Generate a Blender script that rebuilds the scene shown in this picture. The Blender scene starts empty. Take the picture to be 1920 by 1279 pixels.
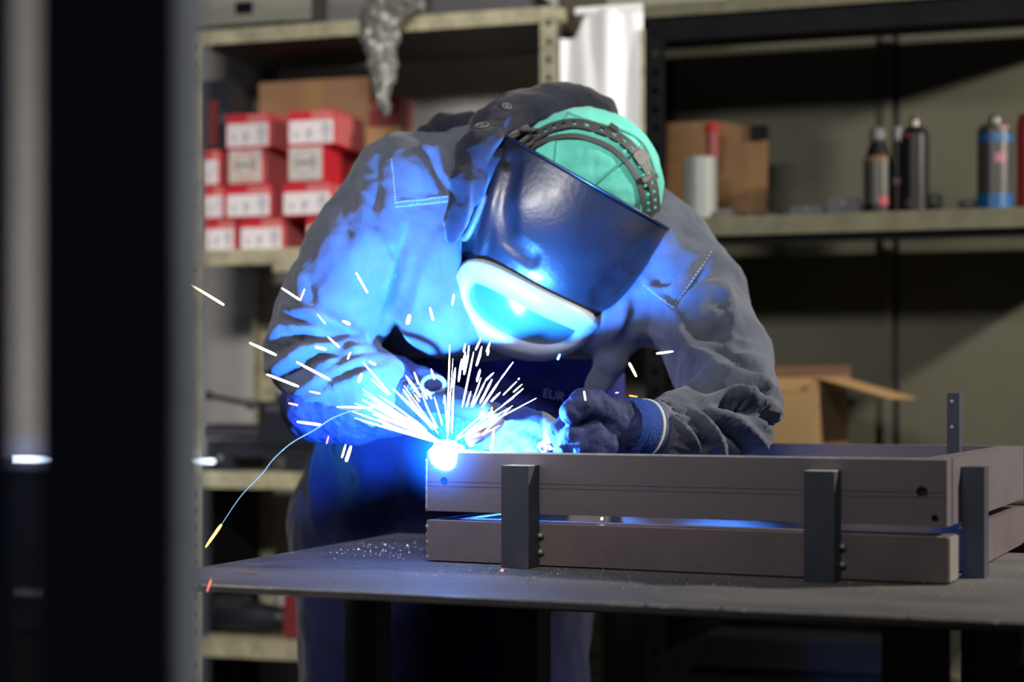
import bpy, bmesh, math, random
import numpy as np
from mathutils import Vector, Matrix, noise as mnoise
from mathutils.bvhtree import BVHTree
R = math.radians
SC = bpy.context.scene
COL = SC.collection
random.seed(7)
rng = np.random.RandomState(5)

# ---------------------------------------------------------------- camera
F = 3150.0            # focal length in pixels of the 1920 wide frame
CZ = 1.052            # camera height
cam_d = bpy.data.cameras.new('camera'); cam = bpy.data.objects.new('camera', cam_d); COL.objects.link(cam)
cam.location = (0, 0, CZ); cam.rotation_euler = (R(90), 0, 0)
cam_d.sensor_width = 36; cam_d.lens = 36 * F / 1920
cam_d.shift_y = (750 - 639.5) / 1920
cam_d.clip_start = .05
cam_d.dof.use_dof = True; cam_d.dof.focus_distance = 2.12; cam_d.dof.aperture_fstop = 2.5
SC.camera = cam
ARC_S = 80000         # radiance of the welding arc, the brightest lamp of the place

# ---------------------------------------------------------------- exposure, sky, lamps
SC.view_settings.view_transform = 'Standard'; SC.view_settings.look = 'None'
SC.view_settings.exposure = 0; SC.view_settings.gamma = 1; SC.view_settings.use_curve_mapping = False
wd = bpy.data.worlds.new('world'); SC.world = wd; wd.use_nodes = True
wd.node_tree.nodes['Background'].inputs[0].default_value = (.80, .84, 1, 1)
wd.node_tree.nodes['Background'].inputs[1].default_value = .023
YAW = R(17)           # the shelves and the back wall are turned by this much
cy, sy = math.cos(YAW), math.sin(YAW)
def B(u, v, z):       # a point in shelf coordinates: along, into the wall, up
    return Vector((u * cy + v * sy, 3.6 - u * sy + v * cy, z))
def lamp(name, kind, loc, aim, energy, color, **kw):
    d = bpy.data.lights.new(name, kind); d.energy = energy; d.color = color
    for k, v in kw.items(): setattr(d, k, v)
    o = bpy.data.objects.new(name, d); COL.objects.link(o); o.location = loc
    if aim is not None:
        o.rotation_euler = (Vector(aim) - Vector(loc)).to_track_quat('-Z', 'Y').to_euler()
    return o
lamp('ceiling_lamp_light', 'AREA', (-.50, .40, 2.42), (-.50, 3.3, 1.28), 18, (1, .96, .90), spread=R(72), shape='RECTANGLE', size=1.2, size_y=.25)
lamp('side_lamp_light', 'AREA', B(2.55, -.75, 2.23), (.34, 2.3, 1.10), 82, (1, .93, .80), shape='DISK', size=.10)

# ---------------------------------------------------------------- projection helpers
def W(px, py, D):     # the world point seen at a photo pixel, D metres away
    return Vector(((px - 960) / F * D, D, CZ - (py - 750) / F * D))
def DW(px, v):
    t = (px - 960) / F
    return (3.6 * cy + v) / (t * sy + cy)
def UZ(px, py, v):
    t = (px - 960) / F; D = DW(px, v)
    return D * (t * cy - sy) + 3.6 * sy, CZ - (py - 750) / F * D

# ---------------------------------------------------------------- materials
MATS = {}
def mat(name, col, rough=.6, metal=0, var=.0, vscale=8, bump=0, bscale=60, stretch=(1, 1, 1), emit=None, estr=0, coat=0, col2=None, spec=.5, alpha=1, trans=0):
    m = bpy.data.materials.new(name); m.use_nodes = True; MATS[name] = m
    nt = m.node_tree; n = nt.nodes; l = nt.links; p = n['Principled BSDF']
    p.inputs['Base Color'].default_value = (*col, 1); p.inputs['Roughness'].default_value = rough
    p.inputs['Metallic'].default_value = metal; p.inputs['Specular IOR Level'].default_value = spec
    if coat: p.inputs['Coat Weight'].default_value = coat; p.inputs['Coat Roughness'].default_value = .15
    if alpha < 1: p.inputs['Alpha'].default_value = alpha
    if trans: p.inputs['Transmission Weight'].default_value = trans
    if emit: p.inputs['Emission Color'].default_value = (*emit, 1); p.inputs['Emission Strength'].default_value = estr
    if var or bump:
        tc = n.new('ShaderNodeTexCoord'); mp = n.new('ShaderNodeMapping'); mp.inputs['Scale'].default_value = stretch
        l.new(tc.outputs['Object'], mp.inputs['Vector'])
    if var:
        t = n.new('ShaderNodeTexNoise'); t.inputs['Scale'].default_value = vscale; t.inputs['Detail'].default_value = 6
        t.inputs['Roughness'].default_value = .65
        l.new(mp.outputs[0], t.inputs['Vector'])
        cr = n.new('ShaderNodeValToRGB'); c2 = col2 or tuple(c * (1 - var) for c in col)
        cr.color_ramp.elements[0].position = .32; cr.color_ramp.elements[1].position = .68
        cr.color_ramp.elements[0].color = (*c2, 1); cr.color_ramp.elements[1].color = (*[min(1, c * (1 + var * .5)) for c in col], 1)
        l.new(t.outputs['Fac'], cr.inputs[0]); l.new(cr.outputs[0], p.inputs['Base Color'])
        rr = n.new('ShaderNodeMapRange'); rr.inputs[3].default_value = min(1, rough + .12); rr.inputs[4].default_value = max(0.05, rough - .10)
        l.new(t.outputs['Fac'], rr.inputs[0]); l.new(rr.outputs[0], p.inputs['Roughness'])
    if bump:
        t2 = n.new('ShaderNodeTexNoise'); t2.inputs['Scale'].default_value = bscale; t2.inputs['Detail'].default_value = 4
        l.new(mp.outputs[0], t2.inputs['Vector'])
        b = n.new('ShaderNodeBump'); b.inputs['Strength'].default_value = bump; b.inputs['Distance'].default_value = .004
        l.new(t2.outputs['Fac'], b.inputs['Height']); l.new(b.outputs[0], p.inputs['Normal'])
    return m
def fabric(name, col, col2, wear=.5, wv=900):
    m = mat(name, col, .9, var=.3, vscale=14, bump=.35, bscale=70, col2=col2, spec=.2)
    nt = m.node_tree; n = nt.nodes; l = nt.links; p = n['Principled BSDF']
    p.inputs['Sheen Weight'].default_value = .15
    return m
fabric('jacket', (.068, .077, .108), (.048, .056, .080))
fabric('overalls', (.0062, .0085, .050), (.004, .0055, .030))
fabric('belly_arc_blue', (.012, .018, .17), (.008, .012, .11))
fabric('hood', (.010, .012, .024), (.006, .007, .014))
fabric('cap', (.12, .52, .44), (.08, .42, .35))
mat('thread', (.35, .38, .42), .8)
mat('cap_seam', (.06, .30, .25), .9)
mat('glove', (.012, .024, .11), .75, var=.5, vscale=30, bump=.5, bscale=120, col2=(.006, .010, .045))
mat('glove_leather', (.15, .16, .20), .75, var=.4, vscale=30, bump=.5, bscale=90)
mat('knit', (.012, .05, .26), .9, bump=.6, bscale=300)
mat('knit_trim', (.5, .52, .55), .9)
mat('cuff', (.12, .11, .135), .9)
mat('skin', (.45, .28, .2), .6)
mat('eyeball', (.8, .8, .8), .3)
mat('hair', (.03, .02, .015), .8)
mat('helmet', (.008, .009, .013), .36, var=.6, vscale=26, bump=.12, bscale=150, coat=.10)
mat('helmet_trim', (.10, .105, .12), .38, var=.3, vscale=20, bump=.1, bscale=120)
mat('helmet_strap', (.045, .042, .046), .55)
mat('lens', (.03, .09, .12), .22, spec=.9, coat=.5)
mat('bezel', (.30, .31, .33), .45)
mat('boot', (.01, .01, .01), .6)
mat('print_light', (.34, .46, .75), .8)

mat('mill_steel', (.19, .167, .19), .46, .5, var=.18, vscale=5, bump=.06, bscale=160, stretch=(.5, 1, 1.5))
mat('dark_steel', (.070, .078, .108), .48, .45, var=.35, vscale=9, bump=.10, bscale=140, stretch=(2, 2, .5))
mat('bright_edge', (.78, .75, .70), .35, .4, var=.3, vscale=60)
mat('heat_steel', (.18, .142, .145), .5, .5, var=.3, vscale=9, bump=.1, bscale=120, col2=(.14, .115, .135))
mat('weld_metal', (.30, .28, .26), .5, .5, bump=.4, bscale=400)
mat('table_top', (.105, .100, .102), .66, .15, spec=.25, var=.4, vscale=5, bump=.22, bscale=240, stretch=(1, 2.5, 1))
mat('table_dark', (.03, .03, .034), .6, .3, var=.3, bump=.1)
mat('grit', (.34, .34, .35), .4, .6, var=.6, vscale=200)
mat('grit_dark', (.02, .02, .02), .6)
mat('dark_hole', (.004, .004, .004), .9)
mat('post_paint', (.085, .105, .155), .85, var=.25, vscale=6, bump=.1)
mat('post_side', (.115, .11, .10), .6, var=.2, vscale=6)
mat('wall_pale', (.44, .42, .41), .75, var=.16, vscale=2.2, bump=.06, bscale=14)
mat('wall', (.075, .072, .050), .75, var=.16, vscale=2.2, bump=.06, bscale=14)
mat('wall_dark', (.03, .03, .03), .8)
mat('floor', (.06, .06, .06), .8, var=.3, vscale=4)
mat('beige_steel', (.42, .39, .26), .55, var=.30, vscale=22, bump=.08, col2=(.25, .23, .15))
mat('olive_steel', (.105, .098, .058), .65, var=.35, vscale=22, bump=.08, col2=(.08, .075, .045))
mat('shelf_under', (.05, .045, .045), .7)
mat('black_steel', (.004, .004, .006), .8, var=.3, spec=.15)
mat('card', (.33, .20, .085), .85, var=.12, vscale=8, bump=.06)
mat('card_lit', (.42, .27, .12), .85, var=.10, vscale=6)
mat('card_dark', (.17, .095, .05), .85, var=.15, vscale=6)
mat('card_brown', (.30, .16, .09), .85, var=.12, vscale=8)
mat('plywood', (.14, .068, .020), .7, var=.35, vscale=7, stretch=(3, 1, .7))
mat('box_red', (.55, .012, .03), .5, var=.1)
mat('box_pink', (.62, .17, .17), .6)
mat('box_white', (.74, .70, .74), .6)
mat('box_grey', (.52, .49, .46), .6)
mat('ink_grey', (.40, .38, .43), .7)
mat('ink_dark', (.10, .09, .11), .7)
mat('plastic_white', (.82, .83, .86), .45, bump=.1, bscale=8)
mat('wrap', (.17, .165, .16), .3, var=.4, vscale=18, bump=.8, bscale=40, coat=.3)
mat('grey_paint', (.16, .16, .15), .6, var=.2, vscale=5)
mat('grey_pale', (.24, .235, .20), .6, var=.2, vscale=5)
mat('white_can', (.21, .225, .22), .45)
mat('can_black', (.005, .005, .0055), .4, spec=.3)
mat('can_grey', (.045, .043, .040), .4, .2)
mat('can_blue', (.004, .07, .21), .4)
mat('can_metal', (.45, .43, .38), .25, .9)
mat('clear_cap', (.10, .10, .11), .2)
mat('red_plastic', (.24, .012, .012), .45)
mat('red_dark', (.16, .015, .02), .5)
mat('label_red', (.30, .02, .04), .6)
mat('label_pink', (.25, .10, .14), .6)
mat('label_green', (.12, .32, .06), .6)
mat('dark_tool', (.016, .018, .028), .45, .3)
mat('tool_grey', (.075, .07, .08), .5, .3)
mat('copper', (.55, .30, .15), .35, .9)
mat('rubber', (.012, .012, .012), .6)
mat('spark_white', (1, 1, 1), emit=(1, .96, .93), estr=9)
mat('spark_warm', (1, .8, .5), emit=(1, .72, .40), estr=7)
mat('spark_orange', (1, .4, .1), emit=(1, .28, .05), estr=3.2)
mat('spark_glow', (1, .4, .1), emit=(1, .42, .09), estr=7)
mat('spark_red', (1, .2, .1), emit=(1, .20, .14), estr=3)
mat('spark_pink', (1, .7, .7), emit=(1, .62, .62), estr=5)
mat('spark_lilac', (.7, .6, 1), emit=(.72, .66, 1), estr=1.6)
mat('spark_yellow', (1, .9, .3), emit=(1, .85, .25), estr=3)
mat('spark_blue', (.3, .6, 1), emit=(.34, .60, 1), estr=.75)
mat('arc', (1, 1, 1), emit=(.048, .255, 1), estr=ARC_S)
mat('weld_pool', (1, 1, 1), emit=(.06, .30, 1), estr=110)
mat('bar_glint', (1, 1, 1), emit=(.62, .78, 1), estr=5)

# ---------------------------------------------------------------- mesh helpers
def tagged(o, label=None, cat=None, group=None, kind=None):
    if label: o['label'] = label
    if cat: o['category'] = cat
    if group: o['group'] = group
    if kind: o['kind'] = kind
    return o
def empty(name, loc, rz=0, label=None, cat=None, group=None):
    o = bpy.data.objects.new(name, None); COL.objects.link(o); o.location = loc; o.rotation_euler = (0, 0, rz)
    o.empty_display_size = .05
    return tagged(o, label, cat, group)
def ob(name, bm, m, parent=None, smooth=False, bevel=0, **kw):
    """a bmesh as one linked mesh object; with a parent the bmesh is in the parent's coordinates"""
    if bevel:
        bmesh.ops.bevel(bm, geom=[e for e in bm.edges if len(e.link_faces) == 2 and e.calc_face_angle(0) > .5], offset=bevel, segments=2, affect='EDGES', profile=.6, clamp_overlap=True)
    bmesh.ops.recalc_face_normals(bm, faces=bm.faces)
    me = bpy.data.meshes.new(name); bm.to_mesh(me); bm.free()
    ms = m if isinstance(m, (list, tuple)) else [m]
    for k in ms: me.materials.append(MATS[k])
    if smooth:
        for p in me.polygons: p.use_smooth = True
    o = bpy.data.objects.new(name, me); COL.objects.link(o)
    if parent: o.parent = parent
    return tagged(o, **kw)
def box(bm, x0, x1, y0, y1, z0, z1, mi=0):
    vs = [bm.verts.new((x, y, z)) for x in (x0, x1) for y in (y0, y1) for z in (z0, z1)]
    for f in ((0, 1, 3, 2), (4, 6, 7, 5), (0, 4, 5, 1), (2, 3, 7, 6), (0, 2, 6, 4), (1, 5, 7, 3)):
        bm.faces.new([vs[i] for i in f]).material_index = mi
    return bm
def nb(*a, **k): return box(bmesh.new(), *a, **k)
def lathe(prof, seg=24, axis=(0, 0, 1), o=(0, 0, 0), bm=None):
    """a solid of revolution from (radius, height) points"""
    bm = bm or bmesh.new(); o = Vector(o); q = Vector((0, 0, 1)).rotation_difference(Vector(axis)); rings = []
    for r, h in prof:
        rings.append([bm.verts.new(o + q @ Vector((r * math.cos(2 * math.pi * k / seg), r * math.sin(2 * math.pi * k / seg), h))) for k in range(seg)])
    for a, b in zip(rings, rings[1:]):
        for k in range(seg): bm.faces.new((a[k], a[(k + 1) % seg], b[(k + 1) % seg], b[k]))
    bm.faces.new(rings[0]); bm.faces.new(rings[-1])
    return bm
def tube(pts, rad, seg=8, bm=None, cap=True):
    bm = bm or bmesh.new(); pts = [Vector(p) for p in pts]; n = len(pts)
    rads = rad if isinstance(rad, (list, tuple)) else [rad] * n
    up = Vector((.13, .31, .94)); rings = []
    for i in range(n):
        d = (pts[min(i + 1, n - 1)] - pts[max(i - 1, 0)]).normalized()
        a = d.cross(up).normalized() if abs(d.dot(up)) < .98 else d.cross(Vector((1, 0, 0))).normalized()
        b = d.cross(a)
        rings.append([bm.verts.new(pts[i] + (a * math.cos(2 * math.pi * k / seg) + b * math.sin(2 * math.pi * k / seg)) * rads[i]) for k in range(seg)])
    for p, q in zip(rings, rings[1:]):
        for k in range(seg): bm.faces.new((p[k], p[(k + 1) % seg], q[(k + 1) % seg], q[k]))
    if cap: bm.faces.new(rings[0]); bm.faces.new(rings[-1])
    return bm
def smoothline(pts, n=8):
    """Catmull-Rom through the points"""
    P = [Vector(p) for p in pts]; P = [P[0] * 2 - P[1]] + P + [P[-1] * 2 - P[-2]]; out = []
    for i in range(1, len(P) - 2):
        a, b, c, d = P[i - 1:i + 3]
        for k in range(n):
            t = k / n
            out.append(.5 * ((2 * b) + (c - a) * t + (2 * a - 5 * b + 4 * c - d) * t * t + (3 * b - a - 3 * c + d) * t ** 3))
    out.append(P[-2]); return out
def text(name, s, size, mname, parent, M, extrude=.0004):
    cu = bpy.data.curves.new('t', 'FONT'); cu.body = s; cu.size = size; cu.extrude = extrude; cu.align_x = 'CENTER'; cu.align_y = 'CENTER'
    t = bpy.data.objects.new('t', cu); COL.objects.link(t)
    me = bpy.data.meshes.new_from_object(t.evaluated_get(bpy.context.evaluated_depsgraph_get()))
    bpy.data.objects.remove(t); bpy.data.curves.remove(cu)
    me.transform(M); me.materials.clear(); me.materials.append(MATS[mname])
    o = bpy.data.objects.new(name, me); COL.objects.link(o)
    if parent: o.parent = parent
    return o

# ---------------------------------------------------------------- bodies from distance fields (surface nets)
def surface_net(Fv, org, h):
    s = Fv < 0
    nx, ny, nz = Fv.shape
    acc = np.zeros((nx - 1, ny - 1, nz - 1, 3), np.float32); cnt = np.zeros((nx - 1, ny - 1, nz - 1), np.float32)
    sl = lambda o, ax, n: slice(o, n - 1 + o)
    corners = [(i, j, k) for i in (0, 1) for j in (0, 1) for k in (0, 1)]
    def sub(A, c): return A[c[0]:nx - 1 + c[0], c[1]:ny - 1 + c[1], c[2]:nz - 1 + c[2]]
    for a in corners:
        for ax in range(3):
            if a[ax]: continue
            b = list(a); b[ax] = 1
            fa, fb = sub(Fv, a), sub(Fv, b); m = sub(s, a) != sub(s, b)
            t = np.where(m, fa / np.where(m, fa - fb, 1), 0)
            for q in range(3):
                acc[..., q] += np.where(m, (a[q] + (t if q == ax else 0)), 0)
            cnt += m
    act = cnt > 0; idx = -np.ones(act.shape, np.int64); idx[act] = np.arange(act.sum())
    ii = np.argwhere(act); V = (ii + acc[act] / cnt[act][:, None]) * h + np.array(org)
    Q = []
    for ax in range(3):
        a1, a2 = [(1, 2), (2, 0), (0, 1)][ax]
        lo = [slice(1, -1)] * 3; lo[ax] = slice(0, -1); hi = [slice(1, -1)] * 3; hi[ax] = slice(1, None)
        e = s[tuple(lo)] != s[tuple(hi)]; fl = s[tuple(lo)][e]
        p = np.argwhere(e); off = np.ones(3, int); off[ax] = 0; p = p + off
        def cell(d1, d2):
            c = p.copy(); c[:, a1] -= d1; c[:, a2] -= d2; return idx[c[:, 0], c[:, 1], c[:, 2]]
        q = np.stack([cell(1, 1), cell(0, 1), cell(0, 0), cell(1, 0)], 1)
        q[~fl] = q[~fl][:, ::-1]; Q.append(q)
    return V, np.concatenate(Q)
def smin(a, b, k):
    if k <= 0: return np.minimum(a, b)
    h = np.clip(.5 + .5 * (b - a) / k, 0, 1); return b * (1 - h) + a * h - k * h * (1 - h)
class Field:
    def __init__(s, lo, hi, h):
        s.lo = np.array(lo, float); s.h = h
        n = np.ceil((np.array(hi) - s.lo) / h).astype(int) + 1
        s.X, s.Y, s.Z = np.meshgrid(*[(s.lo[i] + np.arange(n[i]) * h).astype(np.float32) for i in range(3)], indexing='ij')
        s.f = np.full(n, 9., np.float32)
    def cone(s, a, b, ra, rb, sq=1.0, ax=1):
        P = [s.X, s.Y, s.Z]; a = list(a); b = list(b); P[ax] = P[ax] / sq; a[ax] /= sq; b[ax] /= sq
        d = np.array(b) - a; L = max(d @ d, 1e-9)
        t = np.clip(((P[0] - a[0]) * d[0] + (P[1] - a[1]) * d[1] + (P[2] - a[2]) * d[2]) / L, 0, 1)
        r = np.sqrt((P[0] - a[0] - t * d[0]) ** 2 + (P[1] - a[1] - t * d[1]) ** 2 + (P[2] - a[2] - t * d[2]) ** 2)
        return (r - (ra + (rb - ra) * t)) * min(1, sq)
    def ell(s, c, r):
        k = np.sqrt(((s.X - c[0]) / r[0]) ** 2 + ((s.Y - c[1]) / r[1]) ** 2 + ((s.Z - c[2]) / r[2]) ** 2)
        return (k - 1) * min(r)
    def add(s, d, k=.02): s.f = smin(s.f, d, k); return s
    def cut(s, d): s.f = np.maximum(s.f, -d); return s
    def chain(s, pts, k=.02, sq=1.0, ax=1, own=.01):
        """pts: (Vector, radius); one limb, smooth inside itself, then joined to the rest"""
        d = None
        for (a, ra), (b, rb) in zip(pts, pts[1:]):
            q = s.cone(a, b, ra, rb, sq, ax); d = q if d is None else smin(d, q, own)
        return s.add(d, k)
    def net(s, it=2):
        V, Q = surface_net(s.f, s.lo, s.h)
        return relax(V, Q, it), Q
def relax(V, Q, it, w=.5):
    for _ in range(it):
        S = np.zeros_like(V); C = np.zeros(len(V))
        for a in range(4):
            i, j = Q[:, a], Q[:, (a + 1) % 4]
            np.add.at(S, i, V[j]); np.add.at(C, i, 1); np.add.at(S, j, V[i]); np.add.at(C, j, 1)
        V = V * (1 - w) + w * S / np.maximum(C, 1)[:, None]
    return V
def normals(V, Q):
    n = np.cross(V[Q[:, 2]] - V[Q[:, 0]], V[Q[:, 3]] - V[Q[:, 1]]); N = np.zeros_like(V)
    for a in range(4): np.add.at(N, Q[:, a], n)
    return N / np.maximum(np.linalg.norm(N, axis=1), 1e-12)[:, None]
def segdist(V, a, b, dims=(0, 2)):
    a = np.array(a)[list(dims)]; b = np.array(b)[list(dims)]; P = V[:, list(dims)]; d = b - a
    t = np.clip(((P - a) @ d) / (d @ d), 0, 1); return np.linalg.norm(P - a - t[:, None] * d, axis=1), t
def fbm(V, scale, seed=0):
    return np.array([mnoise.fractal(Vector((p[0] * scale[0] + seed, p[1] * scale[1], p[2] * scale[2])), .7, 2.0, 3) for p in V])
def mob(name, V, Q, m, parent, **kw):
    me = bpy.data.meshes.new(name); me.from_pydata(V.tolist(), [], Q.tolist()); me.update()
    for p in me.polygons: p.use_smooth = True
    for k in (m if isinstance(m, (list, tuple)) else [m]): me.materials.append(MATS[k])
    o = bpy.data.objects.new(name, me); COL.objects.link(o); o.parent = parent
    return tagged(o, **kw)

# ================================================================ THE SETTING
tagged(ob('floor', nb(-3.2, 3.2, -.6, 5.2, -.1, 0), 'floor'), kind='structure')
def at(u, v, z, yaw=-17): return dict(loc=B(u, v, z), rz=R(yaw))
WV = .44              # where the wall stands, in shelf coordinates
wall = tagged(ob('wall_back', nb(-2.6, 2.6, .012, .12, 0, 3.0), 'wall_dark'), kind='structure')
wall.location = B(0, WV, 0); wall.rotation_euler = (0, 0, -YAW)
s0 = UZ(1672, 600, WV)[0]; s1 = UZ(1686, 600, WV)[0]
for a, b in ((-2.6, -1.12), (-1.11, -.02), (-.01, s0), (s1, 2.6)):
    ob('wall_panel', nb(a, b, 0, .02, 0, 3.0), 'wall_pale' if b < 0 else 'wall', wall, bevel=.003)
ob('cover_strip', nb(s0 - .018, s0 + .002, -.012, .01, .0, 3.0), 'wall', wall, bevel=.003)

# ================================================================ SHELVING
def upright(parent, u, v, z1, m, sx=1, sv=1, w=.038):
    """a slotted angle post: two flanges with a row of real holes in each"""
    bm = bmesh.new(); p = .039; n = int(z1 / p)
    def flange(f):
        c = [0, w * .36, w * .64, w]
        for k in range(n):
            rows = [k * p, k * p + p * .34, k * p + p * .66, (k + 1) * p]
            for i in range(3):
                for j in range(3):
                    if i == 1 and j == 1: continue
                    bm.faces.new([bm.verts.new(f(x, z)) for x, z in ((c[i], rows[j]), (c[i + 1], rows[j]), (c[i + 1], rows[j + 1]), (c[i], rows[j + 1]))])
    flange(lambda x, z: (u + sx * x, v, z)); flange(lambda x, z: (u, v + sv * x, z))
    bmesh.ops.remove_doubles(bm, verts=bm.verts, dist=1e-5)
    o = ob('upright', bm, m, parent)
    md = o.modifiers.new('s', 'SOLIDIFY'); md.thickness = .003; md.offset = 0
    return o
def shelf(parent, u0, u1, ztop, zbot, v1=.38, m='beige_steel', beam=0, bu0=None):
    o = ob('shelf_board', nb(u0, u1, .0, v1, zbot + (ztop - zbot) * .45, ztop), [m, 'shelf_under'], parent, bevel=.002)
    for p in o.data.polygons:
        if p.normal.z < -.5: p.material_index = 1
    lip = ob('front_lip', nb(u0, u1, -.006, .002, zbot, ztop + .002), m, o, bevel=.001)
    if beam: ob('support_beam', nb(u0 if bu0 is None else bu0, u1, .004, .04, zbot - beam, zbot), 'black_steel', parent, bevel=.002)
    return o
uL0 = UZ(350, 500, 0)[0]; uL1 = UZ(1047, 100, 0)[0]
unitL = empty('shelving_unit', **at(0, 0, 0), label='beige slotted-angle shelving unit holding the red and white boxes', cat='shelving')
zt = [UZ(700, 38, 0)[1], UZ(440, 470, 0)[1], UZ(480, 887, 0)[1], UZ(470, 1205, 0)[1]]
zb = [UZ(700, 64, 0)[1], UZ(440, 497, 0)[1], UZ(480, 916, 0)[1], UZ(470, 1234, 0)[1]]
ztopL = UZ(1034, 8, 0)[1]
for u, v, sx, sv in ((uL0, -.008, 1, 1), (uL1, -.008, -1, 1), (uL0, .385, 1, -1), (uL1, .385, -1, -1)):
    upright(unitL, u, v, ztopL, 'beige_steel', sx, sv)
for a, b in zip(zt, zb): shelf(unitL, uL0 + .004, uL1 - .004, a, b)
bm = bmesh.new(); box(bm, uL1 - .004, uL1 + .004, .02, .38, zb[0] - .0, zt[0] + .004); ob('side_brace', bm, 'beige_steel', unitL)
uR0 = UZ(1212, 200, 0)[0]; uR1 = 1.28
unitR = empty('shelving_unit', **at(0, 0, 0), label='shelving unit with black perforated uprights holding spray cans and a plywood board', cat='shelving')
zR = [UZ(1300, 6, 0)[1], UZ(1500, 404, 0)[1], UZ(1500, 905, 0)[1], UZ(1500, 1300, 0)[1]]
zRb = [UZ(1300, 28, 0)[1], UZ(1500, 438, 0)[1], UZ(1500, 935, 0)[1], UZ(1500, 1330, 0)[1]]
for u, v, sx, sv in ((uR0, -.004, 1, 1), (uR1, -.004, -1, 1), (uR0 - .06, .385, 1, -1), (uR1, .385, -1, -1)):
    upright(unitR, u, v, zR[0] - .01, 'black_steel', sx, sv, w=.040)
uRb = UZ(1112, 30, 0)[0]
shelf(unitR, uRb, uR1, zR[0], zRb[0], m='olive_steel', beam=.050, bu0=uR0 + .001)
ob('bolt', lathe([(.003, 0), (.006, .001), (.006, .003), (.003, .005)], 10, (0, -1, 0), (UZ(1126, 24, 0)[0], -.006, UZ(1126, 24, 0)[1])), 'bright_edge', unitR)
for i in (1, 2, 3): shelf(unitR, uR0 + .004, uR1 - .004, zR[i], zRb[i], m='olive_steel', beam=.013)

# ---- things laid out on the shelves: px range, bottom on a shelf
def place(name, px, z, v, label, cat, group=None, yaw=-17):
    u = UZ(px, 500, v)[0]
    return empty(name, B(u, v, z), R(yaw), label, cat, group)
def sz(px0, px1, v): return UZ(px1, 500, v)[0] - UZ(px0, 500, v)[0]
def zz(py, px, v): return UZ(px, py, v)[1]
def red_box(x0, x1, xr, z0, z1, v, kind, label):
    w = sz(x0, x1, v); h = z1 - z0 - .002; d = .165
    t = place('screw_box', (x0 + x1) / 2, z0 + .001, v, label, 'box', 'red and white cartons stacked on the beige shelf')
    ob('carton', nb(-w / 2, w / 2, 0, d, 0, h), 'box_red', t, bevel=.0015)
    e = -.0012
    if kind == 'label':
        lb = ob('label', nb(-w / 2 + .003, w / 2 - .004, e, .001, h * .05, h * .72), 'box_white', t)
        bm = bmesh.new(); e2 = e - .0004
        for (a, b, c, q) in ((.12, .2, .25, .5), (.40, .52, .30, .62), (.40, .47, .12, .26), (.74, .96, .40, .60), (.76, .94, .66, .86), (.78, .93, .12, .3)):
            W0 = -w / 2 + .004; ww = w - .010; box(bm, W0 + a * ww, W0 + b * ww, e2, e, h * (.05 + .67 * c), h * (.05 + .67 * q))
        ob('print', bm, 'ink_grey', lb, kind='stuff')
        bm = bmesh.new()
        for k in range(5): box(bm, w * (.0 + .095 * k), w * (.075 + .095 * k), e, .001, h * .75, h * .97)
        ob('band_lettering', bm, 'box_pink', t, kind='stuff')
    else:
        a, b = -w / 2 + .003, w / 2 - .003
        lb = ob('label', nb(a, b, e, .001, h * .04, h * .96), 'box_grey', t); c = (a + b) / 2
        bm = bmesh.new(); rr = h * .34; s = 24
        for k in range(s):
            q = [(c + r * math.cos(2 * math.pi * g / s), e - .0003, h * .55 + r * math.sin(2 * math.pi * g / s)) for g, r in ((k, rr), (k + 1, rr), (k + 1, rr * .88), (k, rr * .88))]
            bm.faces.new([bm.verts.new(p) for p in q])
        box(bm, a + .01, b - .01, e - .0004, e, h * .09, h * .14)
        ob('logo_ring', bm, 'box_pink' if kind == 'logo' else 'ink_grey', lb)
        text('logo_lettering', '(wd)', h * .34, 'ink_dark', lb, Matrix.Translation((c, e - .0004, h * .55)) @ Matrix.Rotation(R(90), 4, 'X'))
    bm = bmesh.new()
    for k in range(4):
        for q in range(5): box(bm, w / 2 - .0003, w / 2 + .0008, .006 + .040 * k, .042 + .040 * k, h * (.06 + .18 * q), h * (.20 + .18 * q))
    if kind != 'logo_red': ob('side_lettering', bm, 'box_pink', t, kind='stuff')
    else: bm.free()
    return t
v0 = .02; rows = [zt[1] + .0005]
for hh in (.0745, .0755, .083, .079): rows.append(rows[-1] + hh)
RB = [(378, 441, 0, 'label', 'red and white carton at the shelf end, bottom row beside the grey post'),
      (450, 531, 0, 'label', 'red and white carton in the middle of the bottom row of the stack'),
      (575, 655, 0, 'label', 'red and white carton of the bottom row half hidden by the welder sleeve'),
      (378, 420, 1, 'label', 'red and white carton at the shelf end, second row from the bottom'),
      (424, 508, 1, 'label', 'red and white carton in the middle of the second row from the bottom'),
      (530, 622, 1, 'label', 'wide red and white carton of the second row, beside the welder sleeve'),
      (378, 412, 2, 'label', 'red and white carton at the shelf end, third row from the bottom'),
      (428, 493, 2, 'logo', 'carton with a dim grey logo label and pink lettering at its side'),
      (540, 606, 2, 'logo_red', 'carton with a pale logo label and a plain bright red end'),
      (424, 506, 3, 'label', 'red and white carton on top of the stack, over the grey logo carton'),
      (540, 628, 3, 'label', 'red and white carton on top of the stack, before the brown cardboard')]
for x0, x1, r, kd, lb in RB:
    red_box(x0, x1, 0, rows[r], rows[r + 1], v0 + {0: .012, 1: .004, 2: .0, 3: .006}[r], kd, lb)
t = place('cardboard_box', 588, zt[1] + .0005, .202, 'plain brown cardboard box standing behind the red cartons', 'box')
w = sz(484, 691, .202); hb = zz(150, 588, .202) - zt[1]
ob('carton', nb(-w / 2, w / 2, 0, .11, 0, hb), 'card_brown', t, bevel=.003)
ob('tape', nb(-.025, .025, -.0006, .0, hb * .62, hb), 'card', t)
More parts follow.
